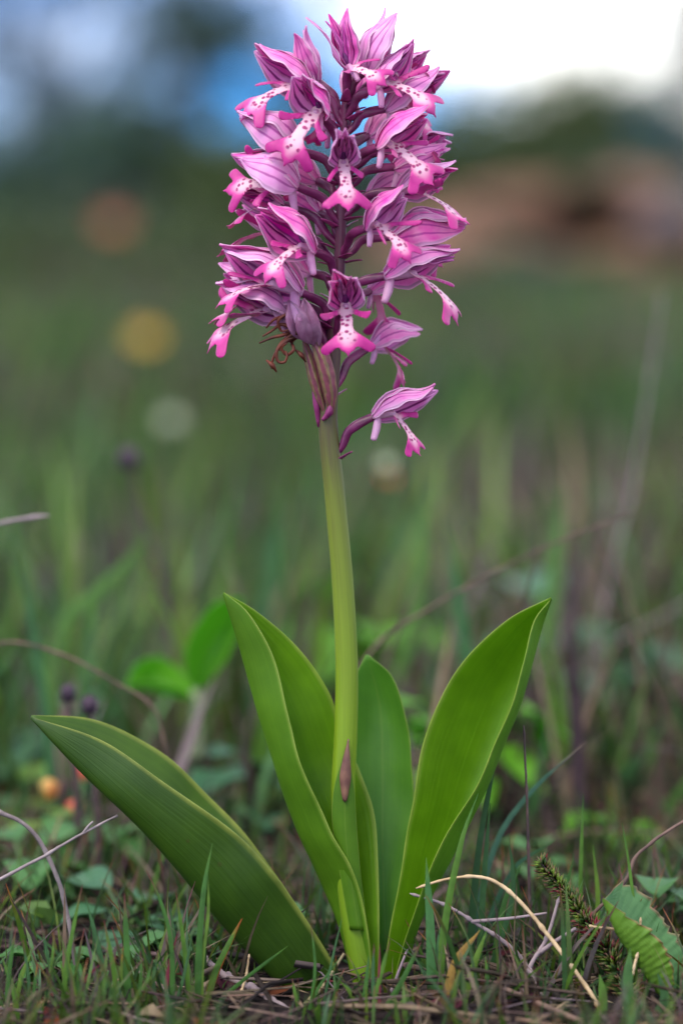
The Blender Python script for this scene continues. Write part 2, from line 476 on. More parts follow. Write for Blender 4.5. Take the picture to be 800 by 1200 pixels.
def ground_material():
    m, ns, ls, b = mat('soil and moss')
    tcn = ns.new('ShaderNodeTexCoord')
    na = node(ns, 'ShaderNodeTexNoise'); na.inputs['Scale'].default_value = 60; na.inputs['Detail'].default_value = 8
    nb = node(ns, 'ShaderNodeTexNoise'); nb.inputs['Scale'].default_value = .9; nb.inputs['Detail'].default_value = 5
    ls.new(tcn.outputs['Object'], na.inputs['Vector']); ls.new(tcn.outputs['Object'], nb.inputs['Vector'])
    r1 = ramp(ns, [(.3, (.006, .004, .005)), (.55, (.022, .015, .015)), (.75, (.05, .036, .033))]); ls.new(na.outputs['Fac'], r1.inputs['Fac'])
    r2 = ramp(ns, [(.35, (.03, .055, .015)), (.5, (.045, .05, .022)), (.65, (.07, .052, .036))]); ls.new(nb.outputs['Fac'], r2.inputs['Fac'])
    sp = ns.new('ShaderNodeSeparateXYZ'); ls.new(tcn.outputs['Object'], sp.inputs[0])
    far = mathn(ns, ls, 'MULTIPLY', mathn(ns, ls, 'SUBTRACT', sp.outputs[1], 1.0), .25, True)   # bare soil by the orchid, turf further out
    c = mixc(ns, ls, far, r1.outputs['Color'], r2.outputs['Color'])
    ls.new(c, b.inputs['Base Color']); b.inputs['Roughness'].default_value = .95
    b.inputs['Specular IOR Level'].default_value = .15
    bump(ns, ls, b, na.outputs['Fac'], .9, .004)
    return m
M['ground'] = ground_material()

# ------------------------------------------------------------------ the setting
def build_ground():
    ys = np.r_[np.linspace(-1.2, -.2, 10), np.linspace(-.18, 1.2, 90), np.geomspace(1.25, 600, 90)]
    half = np.r_[np.linspace(.0, .35, 45), np.geomspace(.37, 500, 45)]
    xs = np.r_[-half[:0:-1], half]
    Y, X = np.meshgrid(ys, xs, indexing='ij')
    Z = ground_z(X, Y)
    Z += rng.normal(0, .0011, Z.shape) * (np.hypot(X, Y) < 1.3)
    o = mesh_np('ground', np.stack([X, Y, Z], -1).reshape(-1, 3), grid_faces(len(ys), len(xs), flip=True), M['ground'])
    tag(o, 'dark soil and short turf of the meadow', None, None, 'structure')
build_ground()

GREENS = np.array([(.055, .14, .025), (.085, .18, .02), (.045, .12, .035), (.12, .20, .02), (.06, .14, .045), (.09, .16, .035)])
MGREENS = np.array([(.04, .105, .015), (.06, .125, .018), (.03, .09, .025), (.085, .15, .015), (.035, .095, .02)])
DRYS = np.array([(.30, .21, .14), (.22, .15, .12), (.36, .27, .17), (.17, .11, .10), (.25, .18, .19)])
REDS = np.array([(.22, .02, .03), (.30, .07, .02), (.14, .02, .05)])

def blades(name, xy, length, width, cols, mt, lean=.35, curl=.5, parent=None, seg=4, tipcols=None, zoff=None):
    n = len(xy)
    az = rng.uniform(0, 2 * np.pi, n); fc = rng.uniform(0, np.pi, n)
    ln = np.abs(rng.normal(0, lean, n)); cu = rng.normal(curl, curl * .6, n)
    t = np.linspace(0, 1, seg + 1)
    ang = ln[:, None] + cu[:, None] * t[None]
    dl = length[:, None] / seg
    hx = np.cumsum(np.sin(ang) * dl, 1) - np.sin(ang) * dl
    hz = np.cumsum(np.cos(ang) * dl, 1) - np.cos(ang) * dl
    z0 = ground_z(xy[:, 0], xy[:, 1]) - .002 if zoff is None else zoff
    c = np.stack([xy[:, 0, None] + np.cos(az)[:, None] * hx, xy[:, 1, None] + np.sin(az)[:, None] * hx, z0[:, None] + hz], -1)
    w = width[:, None] * (np.interp(t, [0, .25, .7, 1], [.75, 1, .75, .06]))[None]
    side = np.stack([np.cos(fc), np.sin(fc), np.zeros(n)], -1)[:, None]
    v = np.stack([c - side * w[..., None] * .5, c + side * w[..., None] * .5], 2)       # n, seg+1, 2, 3
    base = (np.arange(n) * (seg + 1) * 2)[:, None, None]
    k = (np.arange(seg) * 2)[None, :, None]
    f = (base + k + np.array([0, 1, 3, 2])[None, None]).reshape(-1, 4)
    tone = np.repeat(cols[:, None], (seg + 1), 1)
    if tipcols is not None:
        a = np.clip((t - .75) / .25, 0, 1)[None, :, None]
        tone = tone * (1 - a) + tipcols[:, None] * a
    tone = np.repeat(tone[:, :, None], 2, 2).reshape(-1, 3)
    return mesh_np(name, v.reshape(-1, 3), f, mt, parent, None, {'tone': tone})

def noise2(x, y, s, ph=0.0):
    return (np.sin(x * s + ph) * np.cos(y * s * .8 + 1.7 + ph) + .7 * np.sin(x * s * 1.9 - y * s * 1.3 + 2 * ph) + .5 * np.cos(y * s * 2.7 + x * s * .6 + ph)) / 2.2

def wedge(n, d0, d1, spread=1.25):
    """points inside the view wedge, even per depth**p"""
    u = rng.uniform(0, 1, n)
    d = np.sqrt(d0**2 + (d1**2 - d0**2) * u)
    x = rng.uniform(-1, 1, n) * d * (400 * S / D0) * spread
    return np.c_[x, d - D0]

def pick(pal, n, jitter=.25):
    c = pal[rng.integers(0, len(pal), n)]
    return np.clip(c * rng.uniform(1 - jitter, 1 + jitter, (n, 1)) * rng.uniform(.92, 1.08, (n, 3)), 0, 1)

def clear_of_orchid(xy, r=.02):
    c = np.array([GP(440, 1155)[0], 0.0])
    return xy[np.hypot(xy[:, 0] - c[0], xy[:, 1] - c[1]) > r]

def meadow():
    # fine turf in front of and around the orchid
    xy = clear_of_orchid(wedge(5000, .50, .72, 1.35), .010)
    xy = xy[(noise2(xy[:, 0], xy[:, 1], 75) > -.12)]
    L = np.minimum(rng.gamma(3, .0058, len(xy)) + .005, .03)
    L = np.where(xy[:, 1] < -.02, np.minimum(L, .022), L) * np.where((np.abs(xy[:, 0] + .002) < .022) & (xy[:, 1] < .012), .5, 1)
    c = np.where(rng.uniform(0, 1, (len(xy), 1)) < .3, pick(DRYS, len(xy)) * .45, pick(GREENS, len(xy)) * .7)
    tips = np.where(rng.uniform(0, 1, (len(xy), 1)) < .45, pick(REDS, len(xy)), c)
    o = blades('turf_grass', xy, L, rng.uniform(.0005, .0014, len(xy)), c, M['blade'], .38, .45, tipcols=tips, seg=5)
    tag(o, 'short thin grass growing around the foot of the orchid', 'grass', None, 'stuff')
    # meadow behind
    xy = wedge(9000, .72, 1.9, 1.5)
    pz = noise2(xy[:, 0], xy[:, 1], 9, .7)
    keep = rng.uniform(-1, 1, len(xy)) < pz + .55
    xy = xy[keep]; pz = pz[keep]
    L = rng.gamma(4, .009, len(xy)) + .01
    L = np.minimum(L * np.where(rng.uniform(0, 1, len(xy)) < .15, 1.6, 1), .11)
    g = rng.uniform(-1, 1, len(xy)) < pz * 1.3 + .4 - .75 * (xy[:, 0] > .045)
    c = np.where(g[:, None], pick(GREENS, len(xy)), pick(DRYS, len(xy)) * .45)
    o = blades('meadow_grass', xy, L, rng.gamma(3, .0008, len(xy)) + .0006, c * rng.choice([.55, .85, 1.3], (len(xy), 1)), M['blade'], .3, .4)
    tag(o, 'green and dry meadow grass in the middle distance', 'grass', None, 'stuff')
    xy = wedge(16000, 1.9, 7.0, 1.4)
    pz = noise2(xy[:, 0], xy[:, 1], 3.2, .2)
    L = np.minimum(rng.gamma(4, .015, len(xy)) + .02, .13)
    g = rng.uniform(-1, 1, len(xy)) < pz * 1.9 + .45
    c = np.where(g[:, None], pick(MGREENS, len(xy)), pick(DRYS, len(xy)) * .4)
    o = blades('meadow_grass', xy, L, rng.gamma(3, .0018, len(xy)) + .001, c * rng.choice([.55, .9, 1.35], (len(xy), 1)), M['blade'], .35, .5, seg=3)
    tag(o, 'blurred grass of the open meadow beyond', 'grass', None, 'stuff')
    xy = wedge(16000, 7.0, 28.0, 1.4)
    pz = noise2(xy[:, 0], xy[:, 1], .9, 1.2)
    L = np.minimum(rng.gamma(4, .03, len(xy)) + .03, .2)
    g = rng.uniform(-1, 1, len(xy)) < pz * 1.5 - .1
    c = np.where(g[:, None], pick(MGREENS, len(xy)) * .8, pick(DRYS, len(xy)) * .38)
    o = blades('meadow_grass', xy, L, rng.uniform(.006, .014, len(xy)), c, M['blade'], .35, .5, seg=3)
    tag(o, 'far rough grass in front of the bushes', 'grass', None, 'stuff')
    # dry litter: straws and twiglets lying criss-cross
    n = 6500
    xy = clear_of_orchid(wedge(n, .50, 1.25, 1.3), .013); n = len(xy)
    L = rng.gamma(3, .007, n) + .004; az = rng.uniform(0, 2 * np.pi, n); el = rng.normal(.06, .13, n)
    r = rng.gamma(2.2, .00013, n) + .0001
    d = np.stack([np.cos(az) * np.cos(el), np.sin(az) * np.cos(el), np.sin(el)], -1)
    c0 = np.c_[xy, ground_z(xy[:, 0], xy[:, 1]) + rng.gamma(2, .0013, n)]
    bend = rng.normal(0, .045, (n, 3)) * L[:, None]
    a = np.cross(d, [0, 0, 1.]); a /= np.linalg.norm(a, axis=1)[:, None] + 1e-9; b = np.cross(d, a)
    V = []
    for t, q in ((-.5, .9), (0, 1), (.5, .6)):
        cc = c0 + d * L[:, None] * t + (bend if t == 0 else 0)
        for th in (0, 2.1, 4.2):
            V.append(cc + (r * q)[:, None] * (math.cos(th) * a + math.sin(th) * b))
    V = np.stack(V, 1)
    ff = np.array([[0, 1, 4, 3], [1, 2, 5, 4], [2, 0, 3, 5], [3, 4, 7, 6], [4, 5, 8, 7], [5, 3, 6, 8]])
    F = (np.arange(n)[:, None, None] * 9 + ff[None]).reshape(-1, 4)
    tone = np.repeat(pick(DRYS, n, .4) * rng.choice([.10, .28, .85], (n, 1)), 9, 0)
    o = mesh_np('dry_litter', V.reshape(-1, 3), F, M['litter'], None, None, {'tone': tone})
    tag(o, 'tangle of dry straws and grey stalks lying on the soil', 'litter', None, 'stuff')
    # crumpled dead leaf scraps and moss cushions
    n = 900
    xy = clear_of_orchid(wedge(n, .50, 1.1, 1.3), .01); n = len(xy)
    sz = rng.uniform(.0012, .0042, n); az = rng.uniform(0, 6.3, n)
    q = np.array([[-1, -.5, 0], [0, -.65, .35], [1, -.4, .1], [-1.1, .4, .3], [0, .55, 0], [.9, .6, .4]])
    rot = np.stack([np.stack([np.cos(az), -np.sin(az), 0 * az], -1), np.stack([np.sin(az), np.cos(az), 0 * az], -1), np.stack([0 * az, 0 * az, 1 + 0 * az], -1)], 1)
    V = np.einsum('nij,kj->nki', rot, q) * sz[:, None, None] + rng.normal(0, .25, (n, 6, 3)) * sz[:, None, None]
    V += np.c_[xy, ground_z(xy[:, 0], xy[:, 1]) + .002][:, None]
    F = (np.arange(n)[:, None, None] * 6 + np.array([[0, 1, 4, 3], [1, 2, 5, 4]])[None]).reshape(-1, 4)
    o = mesh_np('leaf_litter', V.reshape(-1, 3), F, M['litter'], None, None, {'tone': np.repeat(pick(np.r_[DRYS, REDS * .7], n, .4) * .4, 6, 0)})
    tag(o, 'small brown scraps of dead leaves on the soil', 'litter', None, 'stuff')
    # low ground cover of little round leaves
    n = 2600
    xy = wedge(n, .62, 1.9, 1.4)
    xy = clear_of_orchid(xy, .03); xy = xy[noise2(xy[:, 0], xy[:, 1], 17, .3) > .05]; n = len(xy)
    sz = rng.uniform(.0025, .007, n) * (1 + np.clip(xy[:, 1], 0, 1))
    th = np.linspace(0, 2 * np.pi, 7)[:-1]
    disc = np.r_[[[0, 0, -.15]], np.stack([np.cos(th) * 1.25, np.sin(th) * .8, .12 * np.cos(2 * th)], -1)]
    az = rng.uniform(0, 6.3, n); ti = rng.normal(0, .5, n)
    ca, sa, ct, st = np.cos(az), np.sin(az), np.cos(ti), np.sin(ti)
    rot = np.stack([np.stack([ca, -sa * ct, sa * st], -1), np.stack([sa, ca * ct, -ca * st], -1), np.stack([0 * az, st, ct], -1)], 1)
    V = np.einsum('nij,kj->nki', rot, disc) * sz[:, None, None]
    V += np.c_[xy, ground_z(xy[:, 0], xy[:, 1]) + rng.uniform(.002, .018, n)][:, None]
    t6 = np.array([[0, k + 1, (k + 1) % 6 + 1] for k in range(6)])
    F = (np.arange(n)[:, None, None] * 7 + t6[None]).reshape(-1, 3)
    o = mesh_np('ground_cover', V.reshape(-1, 3), F, M['blade'], None, None, {'tone': np.repeat(pick(GREENS, n, .3) * 1.1, 7, 0)})
    tag(o, 'low cover of small green leaves between the grasses', 'ground cover', None, 'stuff')
meadow()

# ------------------------------------------------------------------ far background
def PD(px, py, depth):
    return P(px, py, depth / S)

M['bark'] = plain('bark', (.035, .028, .025), (.10, .08, .065), 9, .9, 0, .01)
M['rock'] = plain('weathered rock', (.095, .048, .030), (.22, .115, .068), 5, .95, 0, .02)
M['rock_top'] = plain('grey rock', (.06, .05, .058), (.13, .10, .105), 6, .95, 0, .02)

def leafy_tree(name, px, base_depth, width, height, nleaf, label, pal, leaf=.05, clumps=26, bare=.18, seed=0, trunk_r=.06, cl=.17):
    r = np.random.default_rng(seed)
    b = PD(px, 400, base_depth); b[2] = 0
    b[2] = float(ground_z(b[0], b[1])) - .05
    t = thing(name, b, label, 'tree' if 'tree' in name else ('shrub' if 'shrub' in name else 'bush'), 'trees and bushes behind the meadow')
    V, F, off = [], [], 0
    def add(pts, rad, n=8, m=6):
        nonlocal off
        v, f, _ = tube_arrays(pts, rad, n, m)
        V.append(v); F.append(f + off); off += len(v)
    top = b + np.array([r.normal(0, .05) * height, 0, height * .8])
    mid = (b + top) / 2 + r.normal(0, .04, 3) * height
    add([b, mid, top], [trunk_r, trunk_r * .7, trunk_r * .15])
    cc = []
    for k in range(clumps):
        low = 'tree' not in name
        h = bare + (1 - bare) * r.uniform(0, 1) ** (1.25 if low else .8)
        rad = width * .5 * math.sin(math.pi * ((.42 if low else .18) + (.56 if low else .8) * (h - bare) / (1 - bare) * .95)) ** .7
        a = r.uniform(0, 2 * math.pi); q = math.sqrt(r.uniform(.05, 1))
        p = b + np.array([math.cos(a) * rad * q, math.sin(a) * rad * q, h * height])
        cc.append(p)
        f0 = max(.08, h * .7) * .8
        st = b + (top - b) * f0
        add([st, (st + p) / 2 + np.array([0, 0, .04 * height]), p], [trunk_r * .35, trunk_r * .22, trunk_r * .06], 6, 5)
    quads_to_mesh('trunk', np.concatenate(V), np.concatenate(F), M['bark'], t)
    cc = np.array(cc)
    ci = r.integers(0, len(cc), nleaf)
    cs = r.uniform(.5, 1.15, len(cc)) * width * cl
    p = cc[ci] + r.normal(0, 1, (nleaf, 3)) * cs[ci][:, None] * np.array([1, 1, .75])
    p[:, 2] = np.maximum(p[:, 2], b[2] + .03)
    ax = r.normal(0, 1, (nleaf, 3)); ax /= np.linalg.norm(ax, axis=1)[:, None]
    bx = np.cross(ax, r.normal(0, 1, (nleaf, 3))); bx /= np.linalg.norm(bx, axis=1)[:, None] + 1e-9
    s = r.uniform(.6, 1.4, nleaf)[:, None] * leaf * (1.5 if low else 1.0)
    V = np.stack([p - ax * s, p + bx * s * .5, p + ax * s, p - bx * s * .5], 1).reshape(-1, 3)
    F = np.arange(nleaf * 4).reshape(-1, 4)
    tone = np.clip(pal[r.integers(0, len(pal), nleaf)] * r.uniform(.65, 1.35, (nleaf, 1)) * r.uniform(.75, 1.25, len(cc))[ci][:, None], 0, 1)
    mesh_np('crown', V, F, M['foliage'], t, None, {'tone': np.repeat(tone, 4, 0)}, smooth=False)
    return t

DARK = np.array([(.03, .07, .035), (.035, .08, .05), (.045, .085, .03), (.03, .06, .06)])
OLIVE = np.array([(.06, .10, .025), (.075, .11, .03), (.05, .085, .03), (.085, .11, .04)])
SHADE_BLUE = np.array([(.04, .09, .15), (.045, .10, .14), (.04, .085, .10)])  # bluish cast of shaded foliage put into the leaf colours
# left: a dark hedge with two open trees over it
leafy_tree('broadleaf_tree', 60, 30, 5.0, 4.6, 4600, 'tall open crowned tree with sky showing through on the blue side of the meadow', SHADE_BLUE, .075, 110, .2, 1, .04, .05)
leafy_tree('broadleaf_tree', 232, 27, 1.9, 4.0, 2600, 'slim dark green tree standing between the open tree and the orchid', DARK, .07, 50, .16, 2, .04, .10)
leafy_tree('broadleaf_tree', 345, 33, 2.6, 4.3, 1700, 'sparse bluish tree half hidden by the flower spike', SHADE_BLUE, .07, 50, .2, 21, .04, .07)
leafy_tree('hedge_bush', 30, 24, 2.0, 1.25, 2600, 'rounded dark bush under the tall open tree', DARK, .06, 22, .05, 3, .05)
leafy_tree('hedge_bush', 150, 26, 1.9, 1.5, 2600, 'broad dark green bush behind the red flower', DARK, .06, 22, .05, 4, .05)
leafy_tree('hedge_bush', 262, 25, 1.7, 1.2, 2600, 'dark olive bush under the slim tree', OLIVE, .06, 20, .05, 5, .05)
leafy_tree('hedge_bush', 345, 27, 1.7, 1.2, 2800, 'small dark bush directly behind the flower spike', DARK, .06, 20, .05, 6, .05)
# right: low olive scrub under the open sky and a pale tree at its end
leafy_tree('scrub_bush', 455, 30, 2.0, 1.2, 3600, 'low blue green bush at the sky gap', SHADE_BLUE, .06, 20, .05, 7, .05)
leafy_tree('scrub_bush', 560, 28, 2.1, 1.75, 4200, 'olive bush on the slope above the brown bank', OLIVE, .06, 22, .05, 8, .05)
leafy_tree('scrub_bush', 660, 29, 2.5, 2.05, 5200, 'highest olive bush above the brown bank', OLIVE, .06, 24, .05, 9, .05)
leafy_tree('scrub_bush', 745, 28, 1.9, 1.75, 4200, 'olive bush beside the thin pale tree', OLIVE, .06, 22, .05, 10, .05)
leafy_tree('broadleaf_tree', 812, 26, 2.0, 4.6, 1900, 'thin bluish tree at the end of the scrub', SHADE_BLUE, .07, 50, .12, 12, .04, .08)

DUSK = np.array([(.05, .055, .06), (.06, .06, .065), (.045, .055, .045)])
leafy_tree('meadow_shrub', 40, 9.5, .75, .30, 900, 'low green shrub at the edge of the meadow under the rounded bush', OLIVE, .03, 14, .05, 31, .015)
leafy_tree('meadow_shrub', 118, 12.5, .8, .34, 900, 'greyish shrub behind the red flower', DUSK, .03, 14, .05, 32, .015)
leafy_tree('meadow_shrub', 205, 10.5, .7, .27, 900, 'brownish green shrub between the red flower and the spike', OLIVE, .03, 14, .05, 33, .015)
leafy_tree('meadow_shrub', 640, 11.6, .9, .62, 1500, 'green shrub growing on top of the brown bank', OLIVE, .03, 18, .3, 35, .015)
leafy_tree('meadow_shrub', 745, 11.8, .8, .60, 1300, 'dark shrub on the bank above the hollow', DARK, .03, 16, .3, 36, .015)
leafy_tree('meadow_shrub', 600, 8.0, .6, .13, 700, 'low green shrub at the foot of the brown bank', DARK, .025, 14, .05, 34, .012)

def far_ridge():
    n = 80
    x = np.linspace(-160, 160, n); z = 3.0 + 1.3 * np.sin(x * .05 + 1) + .8 * np.sin(x * .13) + .5 * np.sin(x * .31 + 2)
    y = 210 + 12 * np.sin(x * .04)
    V = np.concatenate([np.stack([x, y - 40, 0 * x - 1], -1), np.stack([x, y - 12, z * .7], -1), np.stack([x, y, z], -1), np.stack([x, y + 40, 0 * x - 1], -1)])
    tag(mesh_np('far_hill', V, grid_faces(4, n, flip=True), M['hill']), 'low wooded ridge on the horizon', None, None, 'structure')
M['hill'] = plain('wooded ridge', (.02, .035, .03), (.05, .065, .04), .35, .95, 0, .3)
far_ridge()

def bank():
    """eroded bank of brown earth and rock with two hollows"""
    depth = 11.0
    c = PD(690, 300, depth); 
    t = thing('earth_bank', (c[0], c[1], 0), 'low eroded bank of brown earth and stone with dark hollows', 'bank')
    s = S * (depth + D0) / D0
    n, m = 60, 36
    u = np.linspace(-1, 1, n); w = np.linspace(0, math.pi, m)
    U, W = np.meshgrid(u, w, indexing='ij')
    hw, hh = 290 * s, 78 * s
    prof = (1 - np.abs(U) ** 2.4) ** .5
    lump = 1 + .12 * np.sin(U * 7 + 1) + .07 * np.sin(U * 17 + W * 3)
    X = c[0] + U * hw
    Z = -.1 + (.10 + np.sin(W) * (CAM_H + hh - .0)) * prof * lump * np.where(True, 1, 1)
    Yy = c[1] - np.cos(W) * .42 * prof * (1 + .15 * np.sin(U * 11 + W * 5))
    for (hx, hz, rx, rz) in ((692, 256, 58, 30), (706, 334, 54, 22), (610, 312, 30, 10)):
        q = PD(hx, hz, depth - .4)
        d = ((X - q[0]) / (rx * s)) ** 2 + ((Z - q[2]) / (rz * s)) ** 2
        Yy = Yy + np.where(W < math.pi / 2, 1, 0) * .95 * np.exp(-d ** 2)
    V = np.stack([X, Yy, Z], -1).reshape(-1, 3)
    mesh_np('bank_face', V, grid_faces(n, m), M['rock'], t)
    r = np.random.default_rng(3)
    for (hx, hz, rx, rz) in ((596, 240, 50, 22), (628, 236, 30, 20), (770, 232, 26, 24), (785, 262, 36, 26), (560, 300, 40, 26), (760, 330, 48, 26)):
        q = PD(hx, hz, depth - (.12 if hz < 250 else .38))
        a = np.linspace(0, 2 * math.pi, 18, endpoint=False); e = np.linspace(-1.5, 1.5, 10)
        E, A = np.meshgrid(e, a, indexing='ij')
        k = 1 + .14 * np.sin(A * 3 + hx) + .1 * np.cos(E * 4 + A * 2 + hx)
        V = np.stack([q[0] + np.cos(E) * np.cos(A) * rx * s * k, q[1] + np.cos(E) * np.sin(A) * .22 * k, q[2] + np.sin(E) * rz * s * k], -1).reshape(-1, 3)
        mesh_np('stone', V, grid_faces(10, 18, wrap=True), M['rock_top'] if hx in (668, 785) else M['rock'], t)
bank()

# ------------------------------------------------------------------ the orchid
OB = P(432, 1162, 0)
orchid = thing('military_orchid', (OB[0], 0, 0), 'tall orchid with a dense spike of pink hooded flowers and broad green leaves', 'orchid')
STEM = [(432, 1172, 0), (412, 1060, 0), (402, 935, 0), (405, 860, 0), (406, 780, 0), (401, 680, 0), (392, 580, 0), (384, 490, 0), (389, 420, 0), (398, 300, 0), (401, 200, 0), (404, 120, 0), (406, 92, -3)]
STEM_R = [15, 15, 14.5, 14, 13.5, 13, 12.5, 12, 11, 8, 6.5, 5, 3.5]
tube('stem', [P(*p) for p in STEM], [r * S for r in STEM_R], M['stem'], orchid, 90, 20, lobes=5, lobe_amp=.012, twist=.9)

def leaf(E1, Mid, E2, mats, parent, th=.0006, nu=64, nv=19, wav=.0, serr=None, name='leaf', pleat=0):
    a, m, b = (catmull([P(*p) for p in q], nu) for q in (E1, Mid, E2))
    v = np.r_[-1, -.99, np.linspace(-.965, .965, nv - 4), .99, 1][None, :, None]
    C = a[:, None] * (v * (v - 1) / 2) + m[:, None] * (1 - v * v) + b[:, None] * (v * (v + 1) / 2)
    if serr is not None:
        k, amp = serr
        u = np.linspace(0, 1, nu)
        uk = u * k + .35 * np.sin(u * 9 + 1) + .2 * np.sin(u * 23)
        saw = (((uk) % 1.0) ** 1.3 - .5) * (1 + .5 * np.sin(u * 31 + 2))
        fade = np.minimum(1, np.minimum(u * 8, (1 - u) * 8))
        e = np.clip((np.abs(v[0, :, 0]) - .7) / .3, 0, 1)
        C = C + ((C - m[:, None]) * (amp * saw * fade)[:, None, None] * e[None, :, None])
    du = np.gradient(C, axis=0); dv = np.gradient(C, axis=1)
    N = np.cross(du, dv); N /= np.linalg.norm(N, axis=2, keepdims=True) + 1e-15
    u = np.linspace(0, 1, nu)[:, None]
    if wav:
        env = np.sin(np.pi * u) * np.abs(v[..., 0])
        C = C + N * (wav * env * (np.sin(u * 19 + v[..., 0] * 2) + .6 * np.sin(u * 33 + 2)))[..., None]
    if pleat:
        C = C + N * (pleat * np.sin(np.pi * u) * np.abs(np.sin((u * 11 - np.abs(v[..., 0]) * 3.2) * math.pi)))[..., None]
    UV = np.stack(np.broadcast_arrays(u, (v[..., 0] + 1) / 2), -1)
    return shell(name, C, th, mats, parent, UV, v[0, :, 0])

LM = [M['leaf_out'], M['leaf_in']]
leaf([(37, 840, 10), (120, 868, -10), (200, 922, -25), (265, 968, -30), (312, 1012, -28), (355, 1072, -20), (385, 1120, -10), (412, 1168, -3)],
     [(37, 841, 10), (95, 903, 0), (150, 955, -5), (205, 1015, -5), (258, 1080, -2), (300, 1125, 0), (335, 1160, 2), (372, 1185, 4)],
     [(37, 838, 12), (110, 843, 40), (180, 876, 60), (235, 922, 65), (285, 975, 60), (330, 1035, 45), (380, 1110, 25), (415, 1168, 8)], [M['leaf_shaded_in'], M['leaf_shaded']], orchid, wav=.0004)
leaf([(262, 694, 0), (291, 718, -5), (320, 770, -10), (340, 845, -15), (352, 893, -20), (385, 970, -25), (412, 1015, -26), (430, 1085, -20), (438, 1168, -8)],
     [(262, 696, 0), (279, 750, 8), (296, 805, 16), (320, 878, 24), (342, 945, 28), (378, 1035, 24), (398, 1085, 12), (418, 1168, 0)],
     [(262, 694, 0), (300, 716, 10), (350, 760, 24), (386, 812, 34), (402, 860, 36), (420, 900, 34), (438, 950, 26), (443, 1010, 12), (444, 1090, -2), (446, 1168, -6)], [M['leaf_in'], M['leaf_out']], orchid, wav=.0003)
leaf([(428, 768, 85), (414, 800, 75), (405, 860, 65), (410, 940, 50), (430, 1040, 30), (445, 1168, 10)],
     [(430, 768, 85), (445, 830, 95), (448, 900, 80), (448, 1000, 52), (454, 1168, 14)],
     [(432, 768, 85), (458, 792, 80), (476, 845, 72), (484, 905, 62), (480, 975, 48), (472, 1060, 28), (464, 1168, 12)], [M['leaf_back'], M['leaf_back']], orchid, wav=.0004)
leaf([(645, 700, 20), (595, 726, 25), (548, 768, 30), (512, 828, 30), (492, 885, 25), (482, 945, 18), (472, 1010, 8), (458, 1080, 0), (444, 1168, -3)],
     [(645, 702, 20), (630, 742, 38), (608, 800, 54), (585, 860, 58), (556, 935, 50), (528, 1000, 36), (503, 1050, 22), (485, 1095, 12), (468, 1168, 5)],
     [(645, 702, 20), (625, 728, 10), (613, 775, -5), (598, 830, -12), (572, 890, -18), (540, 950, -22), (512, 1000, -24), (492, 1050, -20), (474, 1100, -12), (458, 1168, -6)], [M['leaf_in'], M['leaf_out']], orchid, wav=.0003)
# the clasping sheath leaf and its purple tip
leaf([(407, 868, -17), (399, 895, -18), (391, 925, -18), (389, 960, -17), (396, 1010, -15), (410, 1090, -15)],
     [(407, 868, -18), (405, 900, -20), (404, 930, -21), (404, 960, -21), (408, 1010, -20), (420, 1090, -19)],
     [(407, 868, -17), (410, 895, -18), (415, 925, -18), (417, 960, -17), (421, 1010, -15), (430, 1090, -12)], LM, orchid, th=.0004, nu=36, nv=9, name='sheath')
leaf([(408, 866, -19), (402, 888, -21), (398, 910, -22), (400, 930, -21)],
     [(408, 866, -20), (406, 892, -24), (405, 915, -25), (404, 940, -24)],
     [(408, 866, -19), (410, 888, -21), (411, 910, -22), (408, 930, -21)], [M['sheath_tip'], M['sheath_tip']], orchid, th=.0004, nu=20, nv=9, name='bract')

# ---- florets
def rachis(py):
    ys = [p[1] for p in STEM][::-1]; xs = [p[0] for p in STEM][::-1]
    return P(float(np.interp(py, ys, xs)), py, 0)

def lip_template():
    def cap(X, Y, a, b, ra, rb):
        a, b = np.array(a), np.array(b); d = b - a
        h = np.clip(((X - a[0]) * d[0] + (Y - a[1]) * d[1]) / (d @ d), 0, 1)
        return np.hypot(X - a[0] - d[0] * h, Y - a[1] - d[1] * h) - (ra + (rb - ra) * h)
    def smin(a, b, k):
        h = np.clip(.5 + .5 * (b - a) / k, 0, 1)
        return b * (1 - h) + a * h - k * h * (1 - h)
    xs = np.linspace(-.66, .66, 67); ys = np.linspace(-.1, 1.1, 61)
    X, Y = np.meshgrid(xs, ys)
    d = cap(X, Y, (0, 0), (0, .35), .075, .075)
    d = smin(d, cap(X, Y, (0, .35), (0, .66), .075, .105), .05)
    for s in (-1, 1):
        d = smin(d, cap(X, Y, (s * .07, .67), (s * .29, .85), .095, .082), .07)
        d = smin(d, cap(X, Y, (s * .04, .12), (s * .18, .20), .055, .05), .04)
        d = smin(d, cap(X, Y, (s * .18, .20), (s * .42, .42), .042, .058), .03)
    d = smin(d, cap(X, Y, (0, .66), (0, .83), .105, .115), .05)
    d = smin(d, cap(X, Y, (0, .84), (0, 1.0), .05, .012), .04)
    gy, gx = np.gradient(d, ys, xs)
    g = np.hypot(gx, gy) + 1e-6
    cell = xs[1] - xs[0]
    near = np.abs(d) < cell * .75
    X = np.where(near, X - d * gx / g**2, X); Y = np.where(near, Y - d * gy / g**2, Y)
    d = np.where(near, 0, d)
    ok = d <= 1e-6
    q = ok[:-1, :-1] & ok[1:, :-1] & ok[:-1, 1:] & ok[1:, 1:]
    idx = np.arange(X.size).reshape(X.shape)
    F = np.stack([idx[:-1, :-1], idx[:-1, 1:], idx[1:, 1:], idx[1:, :-1]], -1)[q]
    used = np.unique(F); re = np.full(X.size, -1); re[used] = np.arange(len(used))
    return X.ravel()[used], Y.ravel()[used], np.maximum(-d.ravel()[used], 0), re[F]
LX, LY, LD, LF = lip_template()
